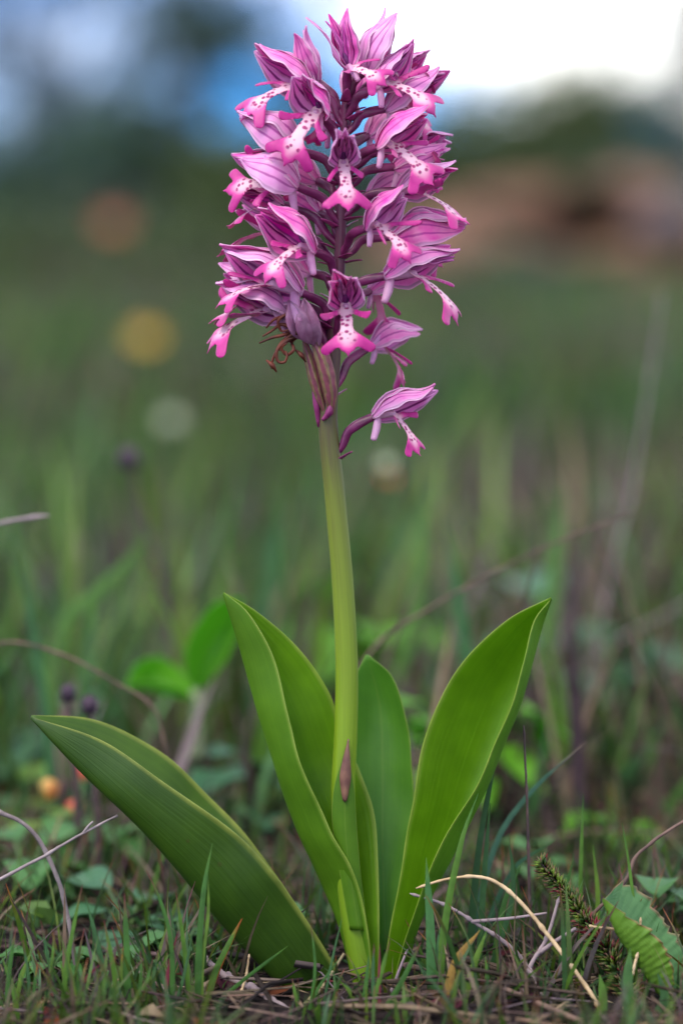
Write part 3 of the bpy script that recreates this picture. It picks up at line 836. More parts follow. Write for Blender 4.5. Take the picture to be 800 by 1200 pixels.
# boundary edges of the lip sheet
_e = {}
for f in LF:
    for i in range(4):
        a, b = int(f[i]), int(f[(i + 1) % 4])
        _e[(a, b)] = 1
LB = np.array([(a, b) for (a, b) in _e if (b, a) not in _e])

def make_lip(parent, B, tip, fwd, side, rv, arm_up=.0, wide=1.0, arms=1.0, toward=0.0):
    l = tip - B; ln = np.linalg.norm(l); l = l / ln
    nrm = fwd + np.array([0, -1., 0]) * toward; nrm = nrm - (nrm @ l) * l; nrm /= np.linalg.norm(nrm) + 1e-9
    sd = np.cross(l, nrm)
    sg = np.sign(LX); ax = np.abs(LX)
    isarm = np.clip((.62 - LY) / .12, 0, 1) * np.clip((ax - .08) / .08, 0, 1)
    q = .10 * np.sin(np.clip(LY, 0, 1) * math.pi) - .03
    q = q + np.clip(LY - .72, 0, 1) ** 2 * rv.uniform(-.9, .9)                   # the end lobes turn up or down
    q = q - (ax ** 2) * .6 * (1 - isarm)
    cv = rv.uniform(-.25, .5); cw = rv.uniform(-.25, .5)
    q = q + isarm * np.where(sg > 0, cv, cw) * ax * (.4 + 2.2 * ax) + isarm * .2 * ax + .02 * np.sin(LY * 15 + LX * 9 + rv.uniform(0, 6)) * np.clip(LY - .5, 0, 1) * 2
    X = LX * wide * (1 - isarm) + LX * arms * isarm
    Y = LY + isarm * ax * (arm_up + rv.uniform(-.25, .2)) + np.where(sg > 0, rv.uniform(-1.2, 1.0), rv.uniform(-1.2, 1.0)) * isarm * np.clip(ax - .14, 0, 1) ** 2
    tw = rv.uniform(-.35, .35) * LY
    X, q = X * np.cos(tw) - q * np.sin(tw) * .5, q + X * np.sin(tw) * .6
    th = .02 * np.sqrt(np.clip(LD / .06, 0, 1)) + .006
    def pt(qq): return B + ln * (X[:, None] * sd + Y[:, None] * l + qq[:, None] * nrm)
    n = len(LX)
    V = np.r_[pt(q + th * .5), pt(q - th * .5)]
    F = np.r_[LF, LF[:, ::-1] + n, np.stack([LB[:, 1], LB[:, 0], LB[:, 0] + n, LB[:, 1] + n], 1)]
    mid = np.clip(1.15 - ax / .2, 0, 1) * np.clip((1.0 - LY) / .34, 0, 1)
    rim = np.clip(1 - LD / .05, 0, 1) * .55 + .45
    rimness = np.clip(1 - 1.25 * mid, 0, 1) * .75 + .28 * rim * np.clip(1 - mid, 0, 1) + .12 * (1 - mid)
    spot = np.clip((.13 - ax) / .03, 0, 1) * np.clip((.80 - LY) / .06, 0, 1) * np.clip((LY - .03) / .05, 0, 1)
    return mesh_np('lip', V, F, M['lip'], parent, np.c_[np.r_[LX, LX], np.r_[LY, LY]],
                   {'rimness': np.r_[rimness, np.clip(rimness + .3, 0, 1)], 'spot': np.r_[spot, spot * 0]})

def sepal(name, parent, T, ax, L, phi, x0, x1, rpts, W, cup, flick, mats, rv, th=.00035, wpts=None, bend=0.0):
    X, Y, Z = ax
    nu, nv = 22, 13
    u = np.linspace(0, 1, nu)[:, None]; v = np.r_[-1, -.97, np.linspace(-.9, .9, nv - 4), .97, 1][None]
    rr = np.interp(u[:, 0], np.linspace(0, 1, len(rpts)), rpts)
    rr = catmull(np.c_[np.linspace(0, 1, len(rpts)), rpts, np.zeros(len(rpts))], nu)[:, 1]
    w = W * np.interp(u[:, 0], [0, .12, .3, .5, .7, .85, .95, 1], wpts or [.35, .72, 1, .95, .66, .36, .16, .02])
    n = math.sin(phi) * Y + math.cos(phi) * Z
    t = math.cos(phi) * Y - math.sin(phi) * Z
    off = rr[:, None] - cup * w[:, None] * v ** 2
    off = off + flick * np.clip(u - .72, 0, 1) ** 2 * 6
    tan = w[:, None] * v * np.cos(.35 * v * cup) + bend * u ** 2
    off = off + .022 * np.abs(v) * np.sin(u * 17 + v * 3 + rv.uniform(0, 6)) * np.sin(math.pi * u) + .012 * np.sin(v * 7 + u * 5 + rv.uniform(0, 6)) * u + .035 * rv.normal() * u
    xx = (x0 + (x1 - x0) * u) + 0 * v
    C = T + L * (xx[..., None] * X + off[..., None] * n + tan[..., None] * t)
    UV = np.stack(np.broadcast_arrays(u, (v + 1) / 2), -1)
    return shell(name, C, th, mats, parent, UV, v[0])

def floret(i, T, H, Lp, opy, openness=0.0, lipbase=.22, wide=1.0, arms=1.0, fat=1.0, spur=1.0, bract=True, lip=True, label=None, roll=.45):
    rv = np.random.default_rng(100 + i)
    T, H, Lp = P(*T), P(*H), P(*Lp)
    X = H - T; L = np.linalg.norm(X); X = X / L
    B0 = T + X * L * lipbase
    l = Lp - B0; l /= np.linalg.norm(l)
    Z = -(l - (l @ X) * X); Z /= np.linalg.norm(Z) + 1e-9
    facing = T[1] < .0035
    if facing:      # side florets roll a little so that the hood's mouth is turned to the open side
        Z = Z + np.array([0, roll, 0]); Z -= (Z @ X) * X; Z /= np.linalg.norm(Z)
    Y = np.cross(Z, X)
    O = rachis(opy)
    mid = (O + T) / 2 + np.array([0, 0, .0022]) - X * L * .06
    ov = tube('floret', [O, O * .65 + mid * .35 + (T - O) * .1, mid, T * .9 + B0 * .1], [s * S for s in (3.4, 4.8, 5.6, 4.8)], M['ovary'], orchid, 20, 12, lobes=3, lobe_amp=.14, twist=2.6)
    if label: ov['label'] = label
    ax = (X, Y, Z)
    o = openness
    f = fat * rv.uniform(.92, 1.1)
    SM = [M['sep_out'], M['sep_in']]
    SMr = [M['sep_out'], M['sep_in']]
    j = lambda s: rv.normal(0, s)
    sepal('sepal', ov, T, ax, L, j(.12), -.02, 1.0 - .1 * o, [.02 * f, .20 * f, .24 * f, .15 * f + .15 * o, .02 + .5 * o], .21 * f, .50 - .3 * o, rv.uniform(-.02, .28), SM, rv, bend=j(.08))
    for s in (-1, 1):
        sepal('sepal', ov, T, ax, L, s * (.98 + j(.1) + .2 * o), -.01, .98 + j(.06), [.03 * f, .19 * f, .22 * f, .15 * f + .2 * o, .03 + .6 * o], .27 * f, .22 - .15 * o, rv.uniform(-.02, .34), SM, rv, bend=-s * .05 + j(.08))
        sepal('petal', ov, T, ax, L, s * (.55 + j(.12)), .05, .86 + j(.05), [.02, .10 * f, .12 * f, .09 + .1 * o, .05 + .3 * o], .085 * f, .4, .06, [M['petal'], M['petal']], rv, th=.0003)
    # column with its pollen cap
    c0 = T + X * L * .10 + Z * L * .03
    co = tube('column', [c0 - X * L * .05, c0 + X * L * .06 + Z * L * .02, c0 + X * L * .17 + Z * L * .05], [.05 * L, .06 * L, .03 * L], M['column'], ov, 8, 8)
    if lip:
        make_lip(ov, B0 - Z * L * .03, Lp, X + .15 * Z, Y, rv, rv.uniform(-.1, .15), wide * rv.uniform(.95, 1.25), arms * rv.uniform(.75, 1.05), 0.0 if not facing else (rv.uniform(.35, .7) if abs(T[0]) > .0085 else .9))
        # fleshy mouth joining hood and lip
        tube('lip_base', [T - X * L * .02, (T + B0) / 2 - Z * L * .02, B0 - Z * L * .03 + l * L * .04], [.06 * L, .065 * L, .045 * L], M['spur'], ov, 8, 10)
    if spur:
        sd = -X * .38 - Z * .85 + np.array([0, 0, -.25]); sd /= np.linalg.norm(sd)
        q = T + X * L * .06 - Z * L * .02
        tube('spur', [q, q + sd * L * .18 * spur, q + sd * L * .35 * spur - X * L * .03], [.05 * L, .06 * L, .045 * L], M['spur'], ov, 12, 10)
    if bract:
        d = (T - O); d /= np.linalg.norm(d)
        a = np.array([0, -.25, -1.]); a -= (a @ d) * d; a /= np.linalg.norm(a)
        s = np.cross(d, a)
        q0 = O + d * .0008 + a * .001
        nu, nv = 8, 5
        u = np.linspace(0, 1, nu)[:, None, None]; v = np.linspace(-1, 1, nv)[None, :, None]
        C = q0 + d * u * .0042 + a * (u * .0006 + .0005 * u * u) + s * v * .0013 * np.sqrt(np.clip(1 - u ** 1.5, .002, 1))
        shell('bract', C, .0003, [M['bract'], M['bract']], ov, np.stack(np.broadcast_arrays(u[..., 0], (v[..., 0] + 1) / 2), -1))
    return ov

FL = [
 # throat, hood tip, lip tip, height on the axis, options
 ((408, 80, -25), (398, 18, -50), (452, 97, -58), 120, dict(openness=.75, lipbase=.05, fat=.85)),
 ((428, 84, 0), (470, 20, -8), (486, 100, 12), 125, dict(openness=.2)),
 ((440, 104, -15), (494, 54, -15), (512, 131, -35), 140, dict(openness=.1)),
 ((462, 90, 28), (505, 62, 45), (511, 96, 6), 130, {}),
 ((452, 128, 5), (525, 94, 5), (508, 158, 22), 160, {}),
 ((443, 172, -35), (503, 138, -58), (508, 217, -58), 215, dict(openness=.12, fat=1.15)),
 ((474, 175, 22), (528, 160, 26), (517, 192, -6), 205, {}),
 ((462, 196, 12), (529, 181, 12), (520, 212, 30), 225, {}),
 ((466, 224, -12), (536, 200, -12), (548, 265, -28), 255, {}),
 ((460, 278, 12), (547, 267, 10), (520, 312, 34), 305, dict(fat=1.1)),
 ((430, 268, -45), (475, 227, -66), (482, 306, -76), 300, dict(openness=.1, fat=1.15)),
 ((452, 324, -15), (541, 302, -15), (541, 376, -26), 360, dict(lipbase=.36, fat=1.1)),
 ((402, 192, -45), (403, 160, -108), (408, 248, -88), 235, dict(openness=.12, lipbase=.18, wide=1.1, arms=.9)),
 ((405, 360, -42), (404, 328, -108), (408, 416, -84), 400, dict(openness=.1, lipbase=.18, wide=1.1)),
 ((378, 136, -30), (346, 94, -80), (332, 192, -58), 190, dict(openness=.15, fat=1.15)),
 ((366, 104, 2), (291, 62, -6), (281, 137, -22), 150, dict(openness=.14)),
 ((372, 96, 18), (342, 36, 6), (330, 70, 48), 140, dict(openness=.2, fat=.9)),
 ((350, 176, -8), (274, 138, -10), (296, 196, 14), 215, dict(fat=1.1)),
 ((348, 218, -18), (271, 186, -20), (262, 223, 4), 265, dict(fat=1.15)),
 ((332, 240, 16), (271, 226, 16), (267, 266, 0), 290, dict(fat=.9)),
 ((368, 294, -38), (300, 248, -62), (308, 329, -72), 330, dict(openness=.15, fat=1.15)),
 ((335, 272, 30), (282, 250, 34), (255, 300, 20), 310, dict(arms=.8)),
 ((352, 342, -20), (253, 296, -20), (252, 358, -34), 385, dict(lipbase=.3, fat=1.05)),
 ((340, 368, 0), (252, 334, 0), (240, 408, -10), 405, dict(lipbase=.3)),
 ((346, 354, 22), (258, 318, 22), (246, 380, 14), 395, dict(lipbase=.3)),
 ((436, 404, 48), (495, 389, 56), (474, 456, 40), 465, dict(fat=1.25)),
 ((438, 488, 0), (512, 460, -10), (492, 534, -14), 540, dict(lipbase=.3, arms=.8, wide=.6, label='lowest floret standing alone on its own dark stalk')),
 ((432, 342, 34), (466, 328, 72), (448, 398, 58), 380, {}),
 ((372, 212, 34), (318, 188, 66), (330, 240, 58), 250, {}),
 ((376, 250, 30), (338, 232, 84), (344, 278, 62), 285, {}),
 ((410, 118, 28), (420, 66, 62), (440, 108, 66), 150, {}),
 ((388, 150, 30), (356, 118, 76), (360, 170, 62), 190, {}),
 ((430, 160, 32), (470, 132, 76), (460, 190, 66), 200, {}),
 ((432, 230, 32), (486, 218, 76), (462, 262, 62), 265, {}),
 ((366, 320, 32), (318, 296, 72), (330, 350, 62), 350, {}),
]
for i, (T, H, L_, opy, kw) in enumerate(FL):
    floret(i, T, H, L_, opy, **kw)

# ---- withered floret and the two fading ovaries below it
def withered():
    w = tube('withered_floret', [rachis(440), P(378, 400, -12), P(366, 378, -18), P(356, 366, -20)], [5 * S, 6 * S, 7 * S, 4 * S], M['ovary'], orchid, 16, 10, lobes=3, lobe_amp=.15)
    w['label'] = 'withered brown floret with curled threads'
    rv = np.random.default_rng(8)
    for a, b, c, wd in (((362, 400, -22), (350, 376, -34), (338, 352, -28), 13), ((370, 405, -20), (362, 380, -36), (356, 350, -30), 14), ((352, 396, -16), (338, 378, -22), (318, 362, -16), 9)):
        p = catmull([P(*a), P(*b), P(*c)], 14)
        t, s, bb = frames(p)
        v = np.linspace(-1, 1, 7)[None, :, None]
        ww = (np.sin(np.linspace(.25, 3.05, 14)) * wd * S)[:, None, None]
        C = p[:, None] + s[:, None] * v * ww + bb[:, None] * (v ** 2 * ww * .6 + .0006 * np.sin(v * 5 + np.linspace(0, 6, 14)[:, None, None]))
        shell('shrivelled_petal', C, .0003, [M['withered_pale'], M['withered_pale']], w, np.stack(np.broadcast_arrays(np.linspace(0, 1, 14)[:, None], (v[..., 0] + 1) / 2), -1))
    curls = [[(352, 384), (336, 372), (322, 374), (312, 384)], [(350, 386), (334, 392), (318, 396), (304, 402)],
             [(348, 390), (334, 398), (324, 412), (326, 424), (334, 424), (336, 414), (328, 410)], [(346, 394), (330, 404), (320, 420), (318, 432)],
             [(352, 392), (342, 400), (344, 410), (336, 416), (330, 408), (336, 402)], [(354, 378), (342, 384), (330, 380), (318, 388), (308, 394)],
             [(356, 372), (338, 368), (326, 376), (330, 388), (340, 386)]]
    for k, cpts in enumerate(curls):
        pts = [P(x, y, -26 + rv.uniform(-8, 8)) for x, y in cpts]
        tube('curled_thread', pts, [2.4 * S, 2.2 * S, 1.7 * S, 1.0 * S], M['withered'], w, 24, 6)
    for (x, y) in ((318, 430), (352, 418), (346, 376)):
        pts = [P(x - 6, y - 8, -24), P(x + 1, y - 2, -28), P(x + 6, y + 6, -24)]
        tube('dry_scrap', pts, [1 * S, 3.2 * S, .8 * S], M['withered'], w, 10, 6)
withered()
for pts, rad in (([(388, 486, -12), (386, 455, -18), (378, 420, -20), (366, 394, -16)], [2.5, 7.5, 9.5, 9, 3.5]), ([(382, 488, -6), (372, 455, -10), (364, 425, -10), (357, 400, -6)], [2, 6, 8, 7, 3])):
    o = tube('fading_ovary', [P(*p) for p in pts], [r * S for r in rad], M['faded'], orchid, 26, 24, lobes=6, lobe_amp=.13, twist=.5)
o = tube('bract', [P(378, 492, -12), P(385, 484, -17), P(388, 470, -16)], [2 * S, 4.5 * S, 1.5 * S], M['bract'], orchid, 10, 8)
o = tube('bract', [P(374, 500, -3), P(370, 470, -8), P(366, 440, -6)], [2.4 * S, 4 * S, 1.5 * S], M['bract'], orchid, 10, 8)

# ------------------------------------------------------------------ plants and stalks around the orchid
M['straw'] = plain('pale straw', (.36, .24, .12), (.62, .46, .27), 260, .6)
M['grey_stalk'] = plain('grey dead stalk', (.13, .10, .10), (.32, .26, .26), 180, .85)
M['brown_stalk'] = plain('brown dead stalk', (.06, .035, .03), (.17, .10, .075), 220, .8)
M['dark_stalk'] = plain('dark stalk', (.03, .018, .02), (.09, .05, .045), 300, .7)
M['mauve_stalk'] = plain('mauve grey stalk', (.20, .15, .16), (.36, .28, .29), 150, .85)
M['green_stalk'] = plain('green stalk', (.05, .12, .03), (.10, .20, .05), 200, .5, .1)
M['pale_stalk'] = plain('pale young stalk', (.30, .36, .18), (.45, .48, .27), 150, .5, .2)

def gz(p):
    """drop a point onto the ground"""
    p = np.array(p); p[2] = float(ground_z(p[0], p[1])) - .001
    return p

def stalk(name, pts, rad, material, label, cat, forks=(), n=28, wob=.0):
    """a dead stalk or twig: pts are photo pixels with a depth; the lowest end is set into the soil"""
    W = [P(*p) for p in pts]
    lo = min((0, -1), key=lambda k: W[k][2])
    W[lo] = gz(W[lo])
    c = catmull(W, n)
    r = np.random.default_rng(len(label) * 7 + int(abs(pts[0][0])))
    c[1:-1] += r.normal(0, 1, (n - 2, 3)) * rad[0] * S * .1
    q_ = np.interp(np.linspace(0, 1, 3 * n), np.linspace(0, 1, len(rad)), rad) * (1 + r.normal(0, .07, 3 * n))
    for _k in range(3, 3 * n, int(r.integers(14, 22))): q_[_k - 1:_k + 1] *= 1.35
    q_[:3] *= (.4, .7, .9)
    o = tube(name, c, list(q_ * S * .85), material, None, 3 * n, 7)
    tag(o, label, cat)
    for fp, fr in forks:
        tube('side_twig', [P(*p) for p in fp], [q * S for q in fr], material, o, 10, 6)
    return o

stalk('dry_twig', [(-150, 1140, 30), (-70, 1072, 20), (0, 1031, 10), (50, 1004, 6), (100, 975, 4), (138, 956, 4)], [3.2, 2.8, 2.4, 1.4], M['grey_stalk'], 'thin straight grey twig with a small fork, slanting up under the long drooping leaf', 'twig', [([(98, 976, 4), (104, 968, 2), (109, 963, 0)], [1.8, 1.2])])
stalk('dead_stalk', [(-170, 1130, 70), (-110, 1000, 65), (-40, 945, 55), (0, 952, 45), (38, 974, 40), (64, 1020, 38), (80, 1075, 38), (92, 1148, 38)], [2.6, 3.2, 3.2, 3], M['grey_stalk'], 'grey stalk arching over beside the red buds', 'stalk')
stalk('dead_grass_culm', [(487, 1041, -24), (520, 1031, -26), (565, 1028, -30), (598, 1046, -36), (645, 1100, -55), (682, 1150, -80), (712, 1192, -100)], [1.6, 2.6, 3, 3.2], M['straw'], 'pale straw coloured grass culm bowing over towards the right hand leaf', 'straw')
stalk('kinked_stem', [(880, 925, 40), (800, 963, 22), (745, 1003, 12), (734, 1030, 6), (692, 1074, 0), (668, 1105, 0), (650, 1158, 2)], [2, 2.2, 2.6, 2.8], M['brown_stalk'], 'wiry brown stem with a sharp kink rising behind the serrated leaf', 'stem')
stalk('dead_stalk', [(613, 850, 24), (617, 940, 22), (620, 1050, 20), (626, 1156, 18)], [1.3, 1.9, 2.2, 2.4], M['dark_stalk'], 'thin upright blackish stalk beside the right hand leaf', 'stalk')
stalk('dead_stalk', [(480, 1047, -8), (520, 1060, -10), (562, 1085, -12), (600, 1112, -14), (640, 1168, -16)], [1.8, 2.4, 3, 3], M['mauve_stalk'], 'grey stalk slanting down under the bowed straw', 'stalk', [([(552, 1080, -12), (598, 1076, -16), (640, 1070, -22)], [2.4, 1.4])])
stalk('forked_twig', [(655, 1050, -30), (640, 1100, -40), (622, 1130, -50), (612, 1160, -60), (600, 1205, -125)], [2, 3, 3.6, 4], M['mauve_stalk'], 'pinkish grey forked twig in front of the needle leaved sprig', 'twig', [([(630, 1118, -44), (652, 1102, -50), (674, 1088, -56)], [3, 2]), ([(620, 1135, -52), (634, 1165, -70), (665, 1190, -95)], [2.6, 1.6])])
stalk('dead_grass_culm', [(800, 1112, -52), (745, 1098, -56), (690, 1085, -60)], [2, 2.2, 1.6], M['straw'], 'short bleached straw lying across the serrated leaf', 'straw')
stalk('dead_grass_culm', [(750, 1075, -70), (748, 1110, -75), (735, 1160, -85), (728, 1192, -100)], [1.5, 2.2, 2.8], M['straw'], 'bleached upright straw in front of the serrated leaf', 'straw')
stalk('dead_stalk', [(236, 1120, 4), (262, 1142, -6), (300, 1160, -40), (348, 1190, -100)], [5, 5, 4.4, 3.5], M['mauve_stalk'], 'thick grey stalk lying under the drooping leaf', 'stalk')
stalk('dead_stalk', [(300, 1172, -30), (350, 1170, -34), (420, 1176, -40), (480, 1184, -46)], [3, 3.6, 3], M['grey_stalk'], 'dry stalk lying across the foot of the orchid', 'stalk')
stalk('dead_stalk', [(470, 1130, -10), (540, 1145, -22), (620, 1165, -40), (700, 1196, -100)], [4.4, 4.4, 4], M['brown_stalk'], 'tan brown stalk lying below the bowed straw', 'stalk')
stalk('white_straw', [(146, 1140, -60), (128, 1160, -75), (105, 1180, -90), (88, 1205, -125)], [1.2, 1.8, 1.8], M['straw'], 'whitish broken straw leaning in the grass', 'straw')
stalk('dead_grass_culm', [(292, 1118, -60), (288, 1145, -64), (276, 1180, -80), (268, 1200, -110)], [1.2, 2, 2.4], M['straw'], 'short straw stub with a pale tip beside the orange blade', 'straw')
stalk('meadow_stalk', [(745, 600, 420), (660, 632, 440), (575, 672, 450), (500, 715, 455), (440, 757, 460), (404, 830, 460), (396, 1050, 455)], [1.8, 2.4, 3, 3.2], M['brown_stalk'], 'long blurred grey stalk leaning up behind the right hand leaf', 'stalk')
stalk('meadow_stalk', [(776, 340, 1350), (742, 560, 1350), (704, 730, 1350), (690, 893, 1350)], [2, 2.6, 3.4], M['mauve_stalk'], 'tall pale blurred stalk standing behind the leaning grey one', 'stalk')
stalk('meadow_stalk', [(58, 604, 330), (30, 608, 330), (0, 613, 330), (-70, 640, 340), (-110, 800, 345), (-120, 1075, 350)], [3, 3.2, 3.5], M['mauve_stalk'], 'blurred straw with a blunt end above the drooping leaf', 'straw')
stalk('meadow_stalk', [(-90, 1010, 380), (-60, 800, 380), (0, 754, 370), (70, 766, 360), (135, 800, 350), (185, 838, 340), (215, 1080, 340)], [1.8, 2.2, 2.2, 1.8], M['brown_stalk'], 'blurred mauve stalk bowed over the dark seed heads', 'stalk')
r_ = np.random.default_rng(77)
for k in range(22):
    px = r_.uniform(20, 790); dp = r_.uniform(700, 3200)
    if 330 < px < 470: continue
    kk = (dp * S + D0) / D0; gy = HOR + 860 / kk
    h = r_.uniform(110, 260) * (1.1 if px > 450 else .8) / kk ** .5
    stalk('meadow_straw', [(px + r_.normal(0, 40), gy - h, dp), (px + r_.normal(0, 12), gy - h * .5, dp), (px, gy, dp)], [2.2 * kk * .6, 3.4 * kk * .6, 4 * kk * .6],
          [M['grey_stalk'], M['brown_stalk'], M['brown_stalk']][k % 3], 'blurred upright dry straw among the meadow grass', 'straw', n=10)['group'] = 'dry stems in the meadow'

# ---- broad blurred blades and herbs in the meadow
def strip_blade(name, pts, w, col, tip, parent, fold=.25, n=16):
    c = catmull([P(*p) for p in pts], n)
    t, a, b = frames(c)
    u = np.linspace(0, 1, n)
    ww = np.interp(u, [0, .3, .75, 1], [.8, 1, .7, .05]) * w * S * .5
    V = np.stack([c - a * ww[:, None], c + b * (ww * fold)[:, None], c + a * ww[:, None]], 1)
    k = np.clip((u - .8) / .18, 0, 1)[:, None]
    tone = np.repeat((np.array(col) * (1 - k) + np.array(tip) * k)[:, None], 3, 1).reshape(-1, 3)
    return mesh_np(name, V.reshape(-1, 3), grid_faces(n, 3), M['blade'], parent, None, {'tone': tone})

G1, G2, G3, G4 = (.05, .14, .025), (.08, .18, .022), (.045, .12, .04), (.11, .20, .025)
RT, OR, YB = (.16, .02, .04), (.42, .10, .015), (.36, .22, .05)
def tuft(base, dp, label, bl):
    k = (dp * S + D0) / D0
    b = P(base, 1160, dp); b[2] = float(ground_z(b[0], b[1])) - .001
    t = thing('grass_tuft', b, label, 'grass', 'grass tufts round the orchid')
    gy = HOR + (CAM_H - b[2]) / (S * k)
    for pts, w, c, tip in bl:
        d2 = [(x, y, dp + i * 3) for i, (x, y) in enumerate(pts)]
        x0 = base + (pts[0][0] - base) * .8
        strip_blade('blade', [(x0, max(gy, pts[0][1]) + 2, dp)] + d2[(1 if pts[0][1] > gy - 12 else 0):], w, c, tip, t)
    return t
tuft(30, -118, 'short fine grass tuft beside the foot of the arching grey stalk', [([(4, 1200), (10, 1150), (19, 1086)], 6, G1, RT), ([(12, 1200), (24, 1150), (40, 1108)], 6, G4, G2), ([(38, 1200), (34, 1150), (27, 1100)], 5, G3, RT), ([(50, 1200), (60, 1140), (64, 1088)], 5, G2, RT), ([(20, 1200), (16, 1160), (2, 1120)], 7, G2, G2), ([(44, 1200), (40, 1165), (44, 1130)], 5, G1, OR)])
tuft(78, -112, 'slender tuft with dark purple blade tips by the white broken straw', [([(70, 1200), (78, 1135), (88, 1078), (97, 1036)], 6, G2, RT), ([(72, 1200), (60, 1140), (48, 1078)], 5, G3, RT), ([(90, 1200), (99, 1150), (120, 1128)], 5, RT, RT), ([(82, 1200), (78, 1160), (70, 1120)], 6, G4, G1), ([(92, 1200), (92, 1150), (86, 1100)], 4, G1, RT)])
tuft(146, -110, 'stiff upright grass tuft with one broad straight blade', [([(151, 1200), (149, 1120), (146, 1047)], 9, G1, RT), ([(140, 1200), (134, 1140), (122, 1078)], 7, G2, RT), ([(130, 1200), (118, 1120), (100, 1050)], 7, G3, G3), ([(160, 1200), (165, 1150), (165, 1114)], 5, G1, RT), ([(143, 1200), (142, 1150), (144, 1110)], 5, G4, OR), ([(136, 1200), (128, 1165), (118, 1130)], 5, G2, OR), ([(155, 1200), (172, 1150), (180, 1122)], 5, G1, RT)])
tuft(196, -100, 'loose tuft of long blades crossing the drooping leaf', [([(204, 1195), (200, 1100), (186, 1050), (171, 1019)], 6, G1, RT), ([(190, 1195), (197, 1140), (209, 1090)], 5, RT, RT), ([(186, 1195), (180, 1150), (186, 1112)], 5, G3, RT), ([(200, 1195), (214, 1150), (226, 1092)], 4, G3, G3)])
tuft(232, -84, 'tall grass tuft rising in front of the drooping leaf', [([(231, 1190), (234, 1100), (240, 1035), (249, 988)], 8, G1, G2), ([(222, 1190), (216, 1110), (206, 1043)], 6, G2, RT), ([(238, 1190), (237, 1130), (244, 1070), (243, 1012)], 5, G4, G1), ([(228, 1190), (220, 1150), (214, 1120)], 6, G3, G3)])
tuft(240, -70, 'grass with a burnt orange pointed blade', [([(240, 1186), (252, 1140), (266, 1110), (283, 1077)], 8, G2, OR), ([(240, 1186), (286, 1148), (338, 1108)], 5, G1, G2), ([(236, 1186), (246, 1160), (252, 1140)], 6, YB, YB)])
_o = tuft(262, -66, 'single orange dry blade leaning beside the tall tuft', [([(243, 1170), (262, 1120), (284, 1076)], 8, OR, (.30, .05, .02))])
tuft(358, -96, 'thin wiry grass blades in front of the leaf bases', [([(362, 1195), (369, 1135), (364, 1081)], 4, G1, RT), ([(352, 1195), (346, 1165), (342, 1146)], 5, G2, RT), ([(380, 1195), (388, 1130), (401, 1074)], 3, G3, G3), ([(356, 1195), (372, 1160), (400, 1120)], 4, G1, G1)])
tuft(440, -104, 'fan of small grass blades before the foot of the orchid', [([(442, 1195), (468, 1155), (493, 1104)], 7, G1, RT), ([(432, 1195), (444, 1150), (457, 1101)], 6, G2, RT), ([(424, 1195), (408, 1160), (398, 1150)], 6, G4, G2), ([(440, 1195), (437, 1150), (438, 1105)], 5, G3, RT), ([(446, 1195), (444, 1150), (445, 1106)], 4, RT, RT), ([(450, 1195), (476, 1170), (492, 1152)], 6, G2, G2), ([(420, 1195), (428, 1160), (432, 1120)], 6, G1, G3)])
tuft(506, -60, 'broad soft grass blades standing against the right hand leaf', [([(506, 1182), (504, 1090), (499, 1005)], 12, (.06, .17, .05), G2), ([(516, 1182), (520, 1090), (542, 980), (560, 930)], 9, G2, G1), ([(512, 1182), (512, 1120), (524, 1060)], 8, G3, G3)])
tuft(548, -96, 'bright green blades beside a yellowing one', [([(536, 1192), (552, 1140), (570, 1090)], 9, G4, G2), ([(514, 1192), (532, 1130), (562, 1090)], 10, YB, YB), ([(560, 1192), (570, 1150), (568, 1120)], 6, G2, G2), ([(530, 1192), (520, 1150), (500, 1130)], 6, G1, G1)])
tuft(560, 40, 'dark green blades behind the right hand leaf', [([(545, 1145), (560, 1000), (578, 900), (586, 868)], 9, (.03, .085, .025), G1), ([(560, 1145), (566, 1040), (574, 940)], 8, (.045, .12, .035), G1), ([(572, 1145), (600, 1050), (596, 980)], 7, G3, G3), ([(580, 1145), (590, 1060), (612, 1010)], 8, G1, G1)])
tuft(548, 120, 'long bluish blade leaning away from the right hand leaf', [([(545, 1120), (580, 990), (620, 930), (686, 869)], 8, (.06, .15, .09), (.25, .16, .12)), ([(555, 1120), (600, 1020), (650, 985)], 7, (.05, .14, .07), G1)])
tuft(684, 60, 'upright blades behind the needle leaved sprig', [([(678, 1140), (680, 1020), (683, 930)], 6, G2, G1), ([(690, 1140), (700, 1060), (694, 990)], 7, G4, G2), ([(668, 1140), (662, 1060), (672, 1000)], 6, G1, G1)])
tuft(744, -40, 'thin upright blade in front of the serrated leaf', [([(745, 1175), (742, 1065), (736, 1010), (728, 963)], 5, G2, G1), ([(750, 1175), (760, 1120), (772, 1080)], 4, G1, G1)])
tuft(705, -125, 'coarse blurred blades before the serrated leaf', [([(700, 1200), (706, 1170), (702, 1142)], 12, G2, G2), ([(745, 1200), (735, 1150), (738, 1110)], 14, (.06, .15, .04), G2), ([(775, 1200), (778, 1170), (770, 1140)], 12, G3, G3)])

